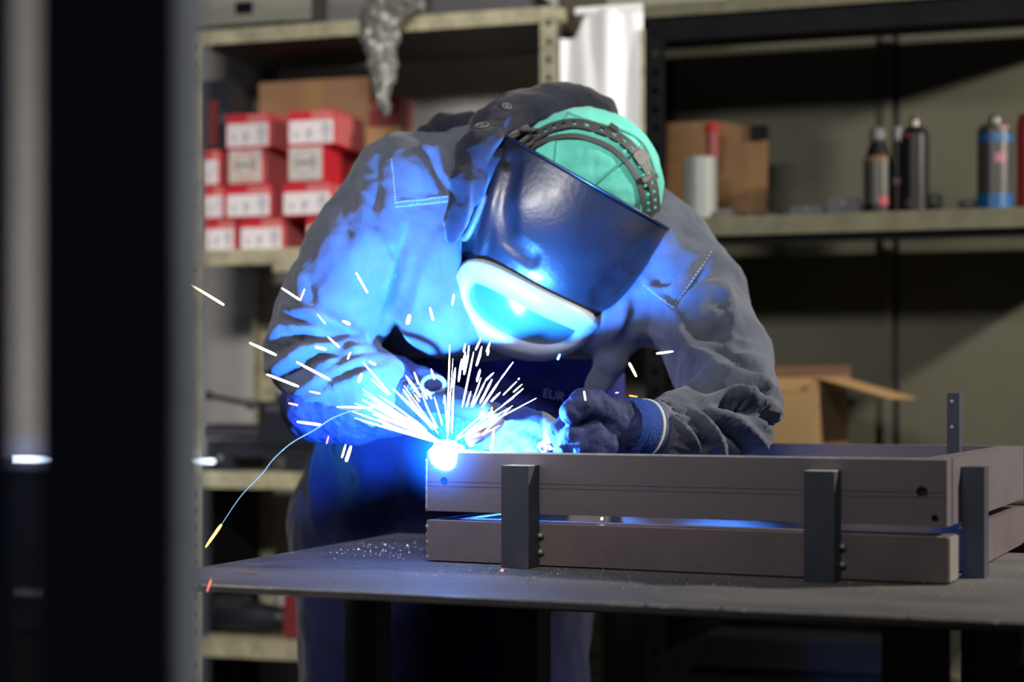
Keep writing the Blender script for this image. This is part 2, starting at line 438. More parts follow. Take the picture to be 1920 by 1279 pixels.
t = place('red_case', 724, rows[3] + .0465, .12, 'small red case hanging under the crumpled wrap beside the brown cardboard', 'case')
w = sz(697, 750, .12)
t.rotation_euler[1] = R(5)
ob('case_shell', nb(-w / 2, w / 2, 0, .07, 0, zz(205, 720, .12) - zz(262, 720, .12)), 'red_dark', t, bevel=.004)
ob('case_rim', nb(-w / 2 - .002, -w / 2 + .010, -.004, .074, -.002, .066), 'red_plastic', t, bevel=.002)
# a stack behind that carries the case
t = place('carton', 712, zt[1] + .0005, .10, 'tan carton under the small red case, mostly behind the welder shoulder', 'box')
ob('carton_body', nb(-.030, .05, 0, .15, 0, rows[3] + .046 - zt[1] - .001), 'card', t, bevel=.002)
t = place('tool_case', 405, rows[3], .09, 'dark tool case with a red side standing on the carton stack end', 'case')
hh = zz(150, 405, .09) - rows[3]
ob('case_shell', nb(-.045, .040, 0, .12, 0, hh), 'dark_tool', t, bevel=.005)
ob('case_side', nb(-.028, .005, -.004, .002, .02, hh * .72), 'red_dark', t, bevel=.002)
ob('latch', nb(.012, .024, -.006, .002, hh * .4, hh * .55), 'tool_grey', t, bevel=.001)
t = place('steel_strip', 440, zt[1] + .004, .345, 'grey steel strip leaning on the wall behind the top cartons', 'strip')
bm = nb(-.018, .018, 0, .004, 0, zz(118, 480, .345) - zt[1]); bmesh.ops.transform(bm, matrix=Matrix.Rotation(R(12), 4, 'Y'), verts=bm.verts)
ob('strip', bm, 'tool_grey', t)
t = place('shelf_bracket', 545, zb[1] - .016, -.03, 'pale bracket on the beige shelf lip behind the welder shoulder', 'bracket')
ob('bracket', nb(-.03, .03, 0, .022, 0, .045), 'beige_steel', t, bevel=.004)
ob('bracket_foot', nb(-.04, .022, -.006, .02, -.004, .012), 'beige_steel', t, bevel=.003)
# on the top shelf
t = place('control_cabinet', 470, zt[0] + .001, .06, 'grey metal cabinet on the top shelf, with a black slot along its base', 'cabinet')
ob('cabinet_body', nb(-.17, .15, 0, .28, .026, .40), 'grey_pale', t, bevel=.004)
ob('plinth', nb(-.165, .085, -.004, .28, 0, .026), 'black_steel', t)
ob('catch', nb(-.035, .005, -.008, .001, .05, .075), 'black_steel', t, bevel=.002)
t = place('machine_case', 680, zt[0] + .001, .05, 'flat grey machine case on the top shelf beside the metal cabinet', 'case')
ob('case_body', nb(-.085, .10, .0, .25, 0, .35), 'grey_paint', t, bevel=.006)
ob('front_plate', nb(.02, .09, -.006, .002, .006, .03), 'tool_grey', t, bevel=.002)
ob('case_band', nb(-.085, .10, -.003, .002, .0, .012), 'black_steel', t)
t = place('machine_case', 905, zt[0] + .001, .05, 'dark humped machine on the top shelf near the beige upright', 'machine')
ob('machine_body', nb(-.14, .11, 0, .22, 0, .06), 'tool_grey', t, bevel=.012)
ob('motor', lathe([(.02, -.1), (.05, -.09), (.05, .07), (.035, .09)], 18, (1, 0, 0), (-.03, .1, .09)), 'grey_paint', t, smooth=False)
t = place('white_carton', 1225, zR[0] + .003, .02, 'pale flat carton on top of the black shelving unit', 'box')
ob('carton', nb(-.10, .12, 0, .22, 0, .12), 'grey_pale', t, bevel=.003)
ob('carton_lid', nb(-.102, .122, -.002, .222, .08, .122), 'box_grey', t, bevel=.002)
# crumpled plastic wrap hanging over the top shelf lip
t0 = B(0, 0, 0); path = []
for px, py, r in ((745, -25, .050), (728, 5, .044), (712, 40, .040), (712, 75, .034), (716, 110, .026), (719, 145, .019), (717, 180, .015), (722, 207, .013)):
    u, z = UZ(px, py, -.06); path.append((B(u, -.06, z), r))
fl = Field((path[0][0].x - .15, path[0][0].y - .1, path[-1][0].z - .05), (path[0][0].x + .12, path[0][0].y + .12, path[0][0].z + .1), .005)
fl.chain(path, 0, .55)
u, z = UZ(765, 8, .0); fl.add(fl.cone(path[0][0], B(u, .02, zt[0] + .03), .04, .03), .02)
V, Q = fl.net(1); V += normals(V, Q) * (fbm(V, (60, 60, 22), 3) * .012)[:, None]
rt = empty('plastic_wrap', path[0][0], 0, 'crumpled grey plastic wrap hanging down over the top shelf lip', 'wrap')
mob('wrap', V - np.array(path[0][0]), Q, 'wrap', rt)
# the white sheet between the two units
rt = empty('plastic_sheet', B(UZ(1128, 40, -.02)[0], -.03, zRb[0]), -YAW, 'white plastic sheet hanging in folds between the two shelving units', 'sheet')
w = sz(1048, 1204, -.03); n, m_ = 44, 40; bm = bmesh.new(); g = []
for j in range(m_ + 1):
    row = []
    for i in range(n + 1):
        a = i / n; b = j / m_; x = (a - .5) * w; z = -b * .62 + .018
        tw = .016 * math.sin(a * 7.5 + b * 1.4 + .6 * math.sin(b * 4)) * (.35 + .65 * b) + .003 * math.sin(a * 19 - b * 3)
        if a < .34: z = min(z, .018 - max(0, .34 - a) * .30 * 0 - (.060 if a < .18 else .060 * (.34 - a) / .16) * (1 - b))
        row.append(bm.verts.new((x, tw, z)))
    g.append(row)
for j in range(m_):
    for i in range(n): bm.faces.new((g[j][i], g[j][i + 1], g[j + 1][i + 1], g[j + 1][i]))
o = ob('sheet', bm, 'plastic_white', rt, smooth=True); md = o.modifiers.new('s', 'SOLIDIFY'); md.thickness = .0015
ob('sheet_batten', nb(-w * .30, w * .5, -.004, .004, .010, .024), 'plastic_white', rt)
ob('sheet_edge', nb(w * .5 - .004, w * .5 + .004, -.004, .004, -.62, -.030), 'beige_steel', rt)

# ---- right-hand unit, the shelf at head height
zs = zR[1] + .002
v = .17
t = place('plywood_board', 1340, zs, .20, 'orange-brown plywood board with a chipped dark corner leaning on the wall', 'board')
w = sz(1246, 1434, .20); hh = zz(226, 1340, .20) - zs
bm = bmesh.new()
pr = [(-w / 2, 0), (w / 2, 0), (w / 2, hh * .80), (w / 2 - .028, hh * .83), (w / 2 - .022, hh * .90), (w / 2 - .06, hh * .955), (.0, hh), (-w / 2 + .004, hh)]
f = bm.faces.new([bm.verts.new((x, 0, z)) for x, z in pr]); q = bmesh.ops.extrude_face_region(bm, geom=[f])
bmesh.ops.translate(bm, vec=(0, .015, 0), verts=[x for x in q['geom'] if isinstance(x, bmesh.types.BMVert)])
ob('board', bm, 'plywood', t, bevel=.0015)
ob('board_edge', nb(w / 2, w / 2 + .003, 0, .016, 0, hh * .8), 'card_dark', t)
bm = nb(w / 2 - .032, w / 2 + .004, -.008, .02, hh * .80, hh * .93); ob('corner_clamp', bm, 'black_steel', t, bevel=.004)
t = place('white_bottle', 1313, zs, .06, 'plain white cylindrical tin with a shiny top before the plywood board', 'tin')
rr = sz(1283, 1344, .06) / 2; hh = zz(296, 1313, .06) - zs
ob('tin_body', lathe([(rr * .96, 0), (rr, .003), (rr, hh - .004), (rr * .93, hh)], 28), 'white_can', t, smooth=False)
ob('valve', lathe([(.007, hh), (.008, hh + .004), (.004, hh + .008)], 12), 'can_metal', t)
t = place('clamp', 1336, zs, .13, 'red handled screw clamp standing between white tin and plywood', 'clamp')
h0 = zz(300, 1336, .13) - zs; h1 = zz(232, 1336, .13) - zs
ob('spindle', lathe([(.006, 0), (.006, h0), (.014, h0 + .002), (.014, h1 - .02), (.012, h1 - .018)], 14), 'red_dark', t)
ob('handle_cap', lathe([(.016, h1 - .02), (.018, h1 - .008), (.014, h1)], 14), 'red_plastic', t)
def lump(px0, px1, pyt, v, label, cat='tool', m='dark_tool', name='tool_box'):
    t = place(name, (px0 + px1) / 2, zs, v, label, cat); w = sz(px0, px1, v); h = zz(pyt, (px0 + px1) / 2, v) - zs
    ob('case_body', nb(-w / 2, w / 2, 0, .07, 0, h * .72), m, t, bevel=.004); ob('case_lid', nb(-w / 2 + .003, w / 2 - .003, .003, .067, h * .72, h), m, t, bevel=.003)
    ob('clasp', nb(-.006, .006, -.003, .001, h * .55, h * .85), 'tool_grey', t)
    return t
lump(1342, 1372, 392, .03, 'small dark grey plug lying before the white tin', 'plug', 'tool_grey', 'plug')
t = place('cable_coil', 1400, zs, .07, 'thin black cable lying coiled on the shelf beside the white tin', 'cable')
ob('cable', tube([(-.06 + .028 * k / 4 + .02 * math.sin(k * 1.1), .02 * math.cos(k * 1.1), .006 + .002 * (k % 3)) for k in range(22)], .0055, 8), 'rubber', t, smooth=True)
lump(1480, 1544, 386, .05, 'low black case lying between the cable and the taller black case', 'case')
lump(1551, 1612, 369, .06, 'taller black case standing beside the black trigger bottle', 'case')
lump(1795, 1838, 374, .06, 'small black block beside the blue banded spray can', 'block', 'rubber', 'block')
def can(px0, px1, pyt, v, label, prof, bands, dot=None, name='spray_can'):
    t = place(name, (px0 + px1) / 2, zs, v, label, 'spray can'); r = sz(px0, px1, v) / 2; H = zz(pyt, (px0 + px1) / 2, v) - zs
    for nm, m, pf in prof: ob(nm, lathe([(a * r, b * H) for a, b in pf], 28), m, t, smooth=False)
    for nm, m, a, b, x0, x1 in bands:     # printed patches round the front of the can
        bm = bmesh.new(); s = 10; rr = r * 1.012
        for k in range(s):
            A = [x0 + (x1 - x0) * q / s for q in (k, k + 1)]
            bm.faces.new([bm.verts.new((rr * math.sin(R(g)), -rr * math.cos(R(g)), z * H)) for g, z in ((A[0], a), (A[1], a), (A[1], b), (A[0], b))])
        o = ob(nm, bm, m, t); md = o.modifiers.new('s', 'SOLIDIFY'); md.thickness = .0006
    return t
can(1619, 1672, 240, .06, 'dark trigger bottle with a grey label and sloping shoulder', [
    ('bottle_body', 'can_black', [(.9, 0), (1, .02), (1, .62), (.55, .82), (.42, .84)]), ('bottle_cap', 'clear_cap', [(.40, .82), (.62, .86), (.62, .96), (.4, 1.0)])],
    [('label', 'can_grey', .12, .60, -60, 60), ('label_band', 'card_dark', .60, .66, -50, 50), ('label_mark', 'label_red', .10, .19, 10, 55)], name='trigger_bottle')
can(1672, 1692, 238, .10, 'slim dark spray tube with a clear cap behind the black spray can', [
    ('can_body', 'can_black', [(.9, 0), (1, .02), (1, .8), (.7, .84)]), ('can_cap', 'clear_cap', [(.9, .82), (1.1, .84), (1.1, .99), (.9, 1.0)])],
    [('label_mark', 'label_pink', .36, .42, -50, 40)])
can(1688, 1742, 218, .05, 'tall black spray can with a bright metal nozzle', [
    ('can_body', 'can_black', [(.95, 0), (1, .02), (1, .80), (.80, .86), (.5, .89)]), ('nozzle', 'can_metal', [(.34, .88), (.36, .95), (.22, 1.0)])],
    [('label_mark', 'label_red', .77, .81, -40, -22), ('label_stripe', 'can_grey', .05, .14, -35, -12)])
can(1832, 1899, 215, .05, 'grey spray can with bright blue bands top and bottom', [
    ('can_body', 'can_grey', [(.95, 0), (1, .02), (1, .82), (.85, .88), (.45, .91)]), ('nozzle', 'can_metal', [(.38, .90), (.40, .96), (.22, 1.0)])],
    [('blue_band', 'can_blue', .01, .17, -90, 90), ('blue_band', 'can_blue', .70, .78, -90, 80), ('label_mark', 'label_pink', .48, .58, 0, 40), ('label_mark', 'label_pink', .83, .86, 10, 50)])
t = place('red_canister', 1934, zs, .06, 'red canister at the frame edge beside the blue banded can', 'canister')
r = sz(1906, 1962, .06) / 2; H = zz(215, 1930, .06) - zs
ob('canister_body', lathe([(r * .95, 0), (r, .004), (r, H * .9), (r * .8, H)], 24), 'red_plastic', t); ob('canister_cap', lathe([(r * .3, H), (r * .3, H + .015)], 14), 'can_black', t)
t = place('green_light', 1751, zs, .12, 'small black plug with a green mark between two spray cans', 'plug')
ob('plug_body', nb(-.016, .016, 0, .03, 0, .045), 'rubber', t, bevel=.003); ob('green_mark', nb(-.006, .004, -.001, .001, .028, .040), 'label_green', t)

# ---- open carton behind the workpiece
t = place('open_carton', 1500, zR[2] + .002, .02, 'open tan cardboard carton with splayed flaps behind the steel frame', 'box', yaw=-27)
w = .225; d = .22; hh = zz(737, 1500, .02) - zR[2]; k = .004; x1 = .038; x0 = x1 - w
ob('front_wall', nb(x0, x1, 0, k, 0, hh), 'card_lit', t); ob('back_wall', nb(x0, x1, d - k, d, 0, hh), 'card', t)  # front in paler card: its lit side is put into the colour
ob('side_wall', nb(x1 - k, x1, k, d - k, 0, hh), 'card_dark', t); ob('side_wall', nb(x0, x0 + k, k, d - k, 0, hh), 'card', t)  # dark card paints the shaded side of the carton
ob('bottom', nb(x0 + k, x1 - k, k, d - k, 0, k), 'card', t)
def flap(name, m, hinge, L, axis, ang, y0, y1):
    bm = nb(0, L, y0, y1, 0, k * .8) if axis == 'Y' else nb(y0, y1, 0, L, 0, k * .8)
    bmesh.ops.transform(bm, matrix=Matrix.Translation(hinge) @ Matrix.Rotation(R(ang), 4, axis), verts=bm.verts); return ob(name, bm, m, t)
flap('flap', 'card_brown', (0, d - .002, hh), .065, 'X', 62, x0, x1)
flap('flap', 'card', (x1 - .003, 0, hh + .028), .155, 'Y', 16, .0, d)
ob('flap_fold', nb(x1 - k, x1, .0, d, hh, hh + .028), 'card', t)
flap('flap', 'card', (0, k, hh - .001), .06, 'X', 28, x0, x1 - .03)
# ---- dark crate low down under the bench
t = place('crate', 1450, zR[3] + .002, .0, 'low black crate with a sloped end seen under the bench', 'crate')
bm = bmesh.new(); hh = zz(1198, 1450, 0) - zR[3]
a, b = -.25, .26
pr = [(a, 0), (b, 0), (b, hh * .98), (a + .11, hh), (a + .0, hh * .45)]
f = bm.faces.new([bm.verts.new((x, 0, z)) for x, z in pr]); q = bmesh.ops.extrude_face_region(bm, geom=[f])
bmesh.ops.translate(bm, vec=(0, .3, 0), verts=[x for x in q['geom'] if isinstance(x, bmesh.types.BMVert)])
ob('crate_body', bm, 'black_steel', t, bevel=.004); ob('crate_rail', nb(a + .1, b, -.008, .0, hh * .42, hh * .5), 'black_steel', t)
# ---- bench vise and low tools on the beige unit
t = place('bench_vise', 490, zt[2] + .002, .06, 'dark bench vise with its handle out on the beige shelf', 'vise')
X = lambda px: UZ(px, 500, .06)[0] - UZ(490, 500, .06)[0]
Zv = lambda py: zz(py, 490, .06) - zt[2] - .002
ob('vise_base', nb(X(382), X(600), .01, .20, Zv(858), Zv(826)), 'dark_tool', t, bevel=.006)
for a, b in ((392, 432), (530, 592)): ob('vise_foot', nb(X(a), X(b), .01, .18, 0, Zv(856)), 'dark_tool', t, bevel=.004)
ob('slide_bar', nb(X(372), X(560), .03, .10, Zv(822), Zv(796)), 'dark_tool', t, bevel=.004); ob('slide_strip', nb(X(372), X(540), .022, .03, Zv(816), Zv(806)), 'tool_grey', t)
ob('jaw', nb(X(484), X(620), .0, .14, Zv(834), Zv(752)), 'dark_tool', t, bevel=.014); ob('jaw_plate', nb(X(500), X(570), -.004, .004, Zv(772), Zv(760)), 'tool_grey', t)
ob('jaw_crown', nb(X(512), X(600), .02, .12, Zv(756), Zv(738)), 'dark_tool', t, bevel=.008)
ob('handle', tube([(X(384), .02, Zv(742)), (X(455), .02, Zv(756)), (X(500), .03, Zv(762))], [.006, .006, .007], 10), 'dark_tool', t)
ob('handle_knob', lathe([(.004, -.012), (.011, -.008), (.011, .006), (.005, .011)], 12, (1, 0, -.2), (X(384), .02, Zv(742))), 'dark_tool', t)
ob('handle_collar', lathe([(.008, -.012), (.013, -.006), (.013, .006), (.008, .012)], 12, (1, 0, -.2), (X(462), .02, Zv(758))), 'tool_grey', t)
ob('oil_cap', lathe([(.008, 0), (.009, .004), (.004, .008)], 12, (0, -1, 0), (X(409), .01, Zv(859))), 'can_metal', t)
t = place('power_tool', 455, zt[3] + .002, .05, 'dark power tool with red end lying on the lowest beige shelf', 'tool')
X = lambda px: UZ(px, 500, .05)[0] - UZ(455, 500, .05)[0]
ob('tool_body', lathe([(.02, X(375)), (.034, X(385)), (.036, X(470)), (.028, X(500)), (.028, X(530))], 18, (1, 0, 0), (0, .06, .04)), 'dark_tool', t, smooth=True)
ob('tool_head', nb(X(525), X(556), .02, .10, .004, zz(1118, 540, .05) - zt[3]), 'red_dark', t, bevel=.006); ob('tool_grip', nb(X(390), X(440), .03, .09, .06, .088), 'rubber', t, bevel=.008)
# ---- dark cabinet seen in the slit between the two posts
t = place('floor_cabinet', 130, .0, -.05, 'low dark cabinet in the slit between the two dark posts', 'cabinet')
u_ = lambda px: UZ(px, 500, -.05)[0] - UZ(130, 500, -.05)[0]
hc = zz(866, 60, -.05)
ob('cabinet_body', nb(u_(-90), u_(335), 0, .42, .0, hc - .02), 'black_steel', t, bevel=.004); ob('cabinet_top', nb(u_(-95), u_(338), -.01, .43, hc - .02, hc), 'tool_grey', t, bevel=.003)
for k in range(3): ob('drawer', nb(u_(-20), u_(150), -.008, .0, .12 + .2 * k, .29 + .2 * k), 'black_steel', t, bevel=.003)
ob('handle', nb(u_(30), u_(90), -.02, -.008, .60, .615), 'tool_grey', t)
o = ob('glint_bar', nb(0, 1, 0, .02, 0, .006), 'bar_glint')  # plain bar made to emit, imitating a reflection of the arc
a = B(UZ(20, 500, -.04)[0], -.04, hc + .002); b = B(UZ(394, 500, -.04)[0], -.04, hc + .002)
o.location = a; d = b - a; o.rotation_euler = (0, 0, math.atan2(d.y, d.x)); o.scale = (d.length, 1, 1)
tagged(o, 'thin bar glowing blue-white for an arc reflection, on the dark cabinet behind the post', 'bar')

# ================================================================ THE TWO DARK POSTS IN FRONT
def post(px0, px1, D, depth, label, rot=0):
    t = empty('steel_post', (0, 0, 0), 0, label, 'post'); x0, x1 = (px0 - 960) / F * D, (px1 - 960) / F * D
    t.location = ((x0 + x1) / 2, D, 0); w = x1 - x0; t.rotation_euler[2] = R(rot)
    bm = nb(-w / 2, w / 2, 0, depth, .012, 2.3); es = [e for e in bm.edges if abs(e.verts[0].co.z - e.verts[1].co.z) > 1 and e.verts[0].co.y < .01]
    bmesh.ops.bevel(bm, geom=es, offset=.007, segments=4, affect='EDGES', profile=.5)
    ob('tube', bm, 'post_paint', t, smooth=False); ob('foot_plate', nb(-w / 2 - .004, w / 2 + .004, -.03, depth + .03, 0, .012), 'post_paint', t, bevel=.002)
    return t
post(60, 336, .86, .042, 'wide dark steel post standing close to the camera, heavily out of focus', -8)
post(-150, 15, .86, .006, 'dark steel post cut off by the picture edge, beyond a narrow slit')

# ================================================================ THE STEEL BENCH
TY = math.atan2(-.318, .81)
tb = empty('welding_bench', (-.436, 1.876, 0), TY, 'flat dark steel welding bench strewn with metal grit', 'bench')
TH = .85; TL, TD = 1.5, .72
ob('bench_top', nb(0, TL, 0, TD, TH - .008, TH), 'table_top', tb, bevel=.0012)
bm = bmesh.new(); x = 0.0
while x < TL - .02:
    L = random.uniform(.03, .13); g = random.uniform(.0007, .0017)
    box(bm, x, min(TL, x + L), -.0006, g, TH - g - .0002, TH + .0003); x += L + random.choice((0, 0, .004, .012))
ob('worn_edge', bm, 'bright_edge', tb, kind='stuff')
for k in range(7):
    xx = random.uniform(.6, 1.3); ob('spatter_bead', lathe([(.0005, -.002), (.0022, 0), (.0005, .002)], 8, (0, 0, 1), (xx, -.001, TH - .001)), 'weld_metal', tb)
def leg(px, D, w=.06):
    p = W(px, 750, D) - Vector(tb.location); q = Matrix.Rotation(-TY, 3, 'Z') @ p
    o = ob('leg', nb(q.x - w / 2, q.x + w / 2, q.y - w / 2, q.y + w / 2, 0.006, TH - .008), 'table_dark', tb, bevel=.003)
    ob('foot_plate', nb(q.x - w, q.x + w, q.y - w, q.y + w, 0, .006), 'table_dark', o)
leg(1718, 1.70); leg(1872, 1.78, .07); leg(690, 2.43, .05); leg(985, 2.12, .05)
ob('cross_beam', nb(.25, 1.4, .30, .34, TH - .05, TH - .008), 'table_dark', tb)
ob('cross_beam', nb(.92, .96, .06, .66, TH - .05, TH - .008), 'table_dark', tb)
def tw(x, y): return tb.matrix_basis @ Vector((x, y, TH))
tb.matrix_basis  # location and rotation are set
MT = Matrix.Translation(tb.location) @ Matrix.Rotation(TY, 4, 'Z')
# grit: hundreds of grains nobody could count
def grit(name, n, pick, s0, s1, m, parent):
    bm = bmesh.new()
    for _ in range(n):
        x, y = pick(); s = random.uniform(s0, s1) * (2 if random.random() < .06 else 1)
        c = Vector((x, y, TH + s * .45)); vs = []
        for q in ((1, .1, -.4), (-.5, .8, -.4), (-.5, -.8, -.4), (.1, .1, .7)):
            vs.append(bm.verts.new(c + Vector(q) * s * random.uniform(.6, 1.2)))
        for f in ((0, 1, 2), (0, 1, 3), (1, 2, 3), (2, 0, 3)): bm.faces.new([vs[i] for i in f])
    return ob(name, bm, m, parent, kind='stuff')
FR = Matrix.Rotation(-TY, 4, 'Z') @ Matrix.Translation(-Vector(tb.location))
def near_px(a):
    def f():
        px, py, sx, sy_ = random.choice(a); px += random.gauss(0, sx); py += random.gauss(0, sy_)
        D = (CZ - TH) * F / max(py - 750, 60); q = FR @ W(px, py, D)
        return min(max(q.x, .01), TL - .02), min(max(q.y, .006), TD - .01)
    return f
g1 = [(900, 1072, 70, 5), (1050, 1078, 90, 8), (1250, 1090, 120, 10), (1450, 1098, 90, 8), (1650, 1110, 70, 7), (1780, 1108, 60, 10), (1870, 1090, 40, 12), (1500, 1120, 160, 14), (720, 1030, 60, 8)]
grit('metal_grit', 1100, near_px(g1), .0005, .0013, 'grit', tb)['label'] = 'fine metal grit scattered on the bench'
grit('dark_grit', 90, near_px([(700, 1040, 80, 16), (1100, 1085, 200, 14)]), .0006, .0014, 'grit_dark', tb)['label'] = 'dark slag crumbs on the bench'
q = FR @ W(472, 1077, .202 * F / 327)
ob('slag_stick', tube([(q.x - .008, q.y, TH + .001), (q.x + .002, q.y + .001, TH + .0015), (q.x + .009, q.y - .001, TH + .0012)], [.0006, .0011, .0005], 6), 'card', tb)

# ================================================================ THE WORKPIECE: a tack welded steel frame
FY = math.atan2(-.269, .581)
fr = empty('welded_workpiece', (-.1067, 2.1, TH), FY, 'tack-welded rectangular frame of steel box tube resting on the bench', 'frame')
FL, FD = .640, .55; Z0, Z1 = .0635, .1375
def bored(name, bm, holes, m, **k):
    o = ob(name, bm, m, fr, **k); tmp = []
    for x, z, r in holes:
        c = ob('cut', lathe([(r, -.02), (r, .012)], 20, (0, 1, 0), (x, 0, z)), 'dark_hole'); tmp.append(c)
        c.location = fr.location; c.rotation_euler = fr.rotation_euler
        b = o.modifiers.new('b', 'BOOLEAN'); b.object = c; b.solver = 'EXACT'
    bpy.context.view_layer.update()
    me = bpy.data.meshes.new_from_object(o.evaluated_get(bpy.context.evaluated_depsgraph_get()))
    o.modifiers.clear(); o.data = me
    for c in tmp: bpy.data.objects.remove(c)
    return o
fro = bored('front_rail', nb(0, FL, 0, .03, Z0, Z1), [(.613, .101, .0064), (.627, .0725, .0040), (.0245, .101, .0052)], 'mill_steel', bevel=.0012)
for z in (.100, .0975 - .003):
    ob('seam_line', nb(.0, FL - .002, -.00025, .0002, z, z + .0007), 'dark_steel', fr)
ob('edge_highlight', nb(.02, FL, -.0004, .0016, Z1 - .0015, Z1 + .0004), 'bright_edge', fr)  # pale strip painting the highlight along the rail top
ob('side_rail', nb(FL - .03, FL, .0305, FD, Z0, Z1), 'mill_steel', fr, bevel=.0012)
ob('side_rail', nb(0, .03, .0305, FD, Z0, Z1), 'mill_steel', fr, bevel=.0012)
ob('back_rail', nb(.0, FL, FD + .0005, FD + .03, Z0, Z1), 'mill_steel', fr, bevel=.0012)
ob('corner_joint', nb(FL - .0006, FL + .0006, .0290, .0318, Z0, Z1), 'dark_hole', fr)
ob('lower_front_tube', nb(0, FL, .0, .055, .002, .052), 'heat_steel', fr, bevel=.003)
ob('tube_end_cap', nb(FL - .0005, FL + .003, .002, .053, .003, .051), 'weld_metal', fr, bevel=.002)
ob('edge_highlight', nb(.004, FL - .006, .0004, .0022, .0510, .0524), 'bright_edge', fr)  # painted highlight of the lower tube, again a pale strip
ob('lower_side_tube', nb(FL - .045, FL + .002, .14, FD, .002, .052), 'heat_steel', fr, bevel=.003)
ob('lower_side_tube', nb(0, .045, .06, FD, .002, .052), 'heat_steel', fr, bevel=.003)
ob('lower_back_tube', nb(0, FL, FD + .002, FD + .05, .002, .052), 'heat_steel', fr, bevel=.003)
def fx(px, y=0):      # local x on the front face for a photo column
    t = (px - 960) / F; c, s = math.cos(FY), math.sin(FY)
    # X = -.1067 + c x - s y ; D = 2.1 + s x + c y
    return (t * (2.1 + c * y) + .1067 + s * y) / (c - t * s)
def fz(py, x, y=0): return CZ - (py - 750) / F * (2.1 + math.sin(FY) * x + math.cos(FY) * y) - TH
def stub(px0, px1, pyt, yb=-.0005, dep=.032):
    x0, x1 = fx(px0, yb - dep), fx(px1, yb - dep); zt_ = fz(pyt, (x0 + x1) / 2, yb - dep)
    o = ob('upright_stub', nb(x0, x1, yb - dep, yb, 0.0005, zt_), 'dark_steel', fr, bevel=.0022)
    ob('sawn_top', nb(x0 + .001, x1 - .001, yb - dep + .001, yb - .001, zt_ - .001, zt_ + .0006), 'bright_edge', o)
    return x0, x1, zt_
for a, b, c in ((940, 991, 874), (1507, 1564, 884)):
    x0, x1, z_ = stub(a, b, c)
    for z in (.038, .018):
        ob('weld_bead', lathe([(.0008, -.003), (.0036, -.0015), (.0042, .001), (.0012, .0034)], 10, (.3, -.5, .8), (x1 + .0022, -.0022, z)), 'weld_metal', fr, smooth=True)
# stub on the far side rail and the drilled upright on the back rail
ob('upright_stub', nb(FL + .0005, FL + .026, .085, .115, .0005, .126), 'dark_steel', fr, bevel=.002)
ob('weld_bead', lathe([(.001, -.003), (.004, 0), (.001, .0034)], 10, (0, 0, 1), (FL + .004, .117, .03)), 'weld_metal', fr, smooth=True)
us = ob('drilled_upright', nb(.543, .562, FD - .0185, FD, .03, .2115), 'dark_steel', fr, bevel=.0015)
ob('angle_leg', nb(.558, .562, FD - .03, FD - .018, .03, .2115), 'dark_steel', us)
for z in (.200, .164): ob('bolt_head', lathe([(.0026, 0), (.0026, .0012), (.001, .0022)], 10, (0, -1, 0), (.550, FD - .0185, z)), 'bright_edge', us)
for k in range(5):    # chewed weld down the cut end
    ob('weld_bead', lathe([(.001, -.004), (.0034, 0), (.001, .004)], 10, (0, 0, 1), (.0004, .002 + .001 * (k % 2), .006 + .0095 * k)), 'weld_metal', fr, smooth=True)
ob('weld_seam', tube([(-.0004, .0006, Z0 - .001 + .0060 * k) for k in range(12)], [.0013 + .0006 * (k % 2) for k in range(12)], 8), 'weld_metal', fr, smooth=True)

# ================================================================ THE WELDER
P0 = Vector((W(835, 750, 2.74).x, 2.74, 0))
man = empty('person', P0, 0, 'person bent over the bench welding in grey-blue jacket, dark helmet, green cap and blue gloves', 'person')
P0n = np.array(P0)
def pix(V):
    return 960 + F * V[:, 0] / V[:, 1], 750 - F * (V[:, 2] - CZ) / V[:, 1]
def w_(l): return [(W(px, py, D), r) for px, py, D, r in l]
def pdist(V, pts):
    X, Y = pix(V); best = np.full(len(V), 1e9); tt = np.zeros(len(V)); n = len(pts) - 1
    for i, ((x0, y0), (x1, y1)) in enumerate(zip(pts, pts[1:])):
        dx, dy = x1 - x0, y1 - y0; t = np.clip(((X - x0) * dx + (Y - y0) * dy) / (dx * dx + dy * dy), 0, 1)
        d = np.hypot(X - x0 - t * dx, Y - y0 - t * dy); m = d < best; best[m] = d[m]; tt[m] = (i + t[m]) / n
    return best, tt
def folds(V, N, ridges):
    """cloth folds: each is a line, its width in px and its height in m (negative: a crease)"""
    amp_k = 1.5; out = np.zeros(len(V)); ok = N[:, 1] < .35
    for pts, wd_, amp in ridges:
        amp_k = 2.1 if pts[0][0] > 1150 else 1.5; d, t = pdist(V, pts); e = np.sin(np.clip(t, .03, .97) * math.pi) ** .5
        out += np.where(ok, amp_k * amp * e * np.exp(-(d / wd_) ** 2), 0)
    return V + N * out[:, None]
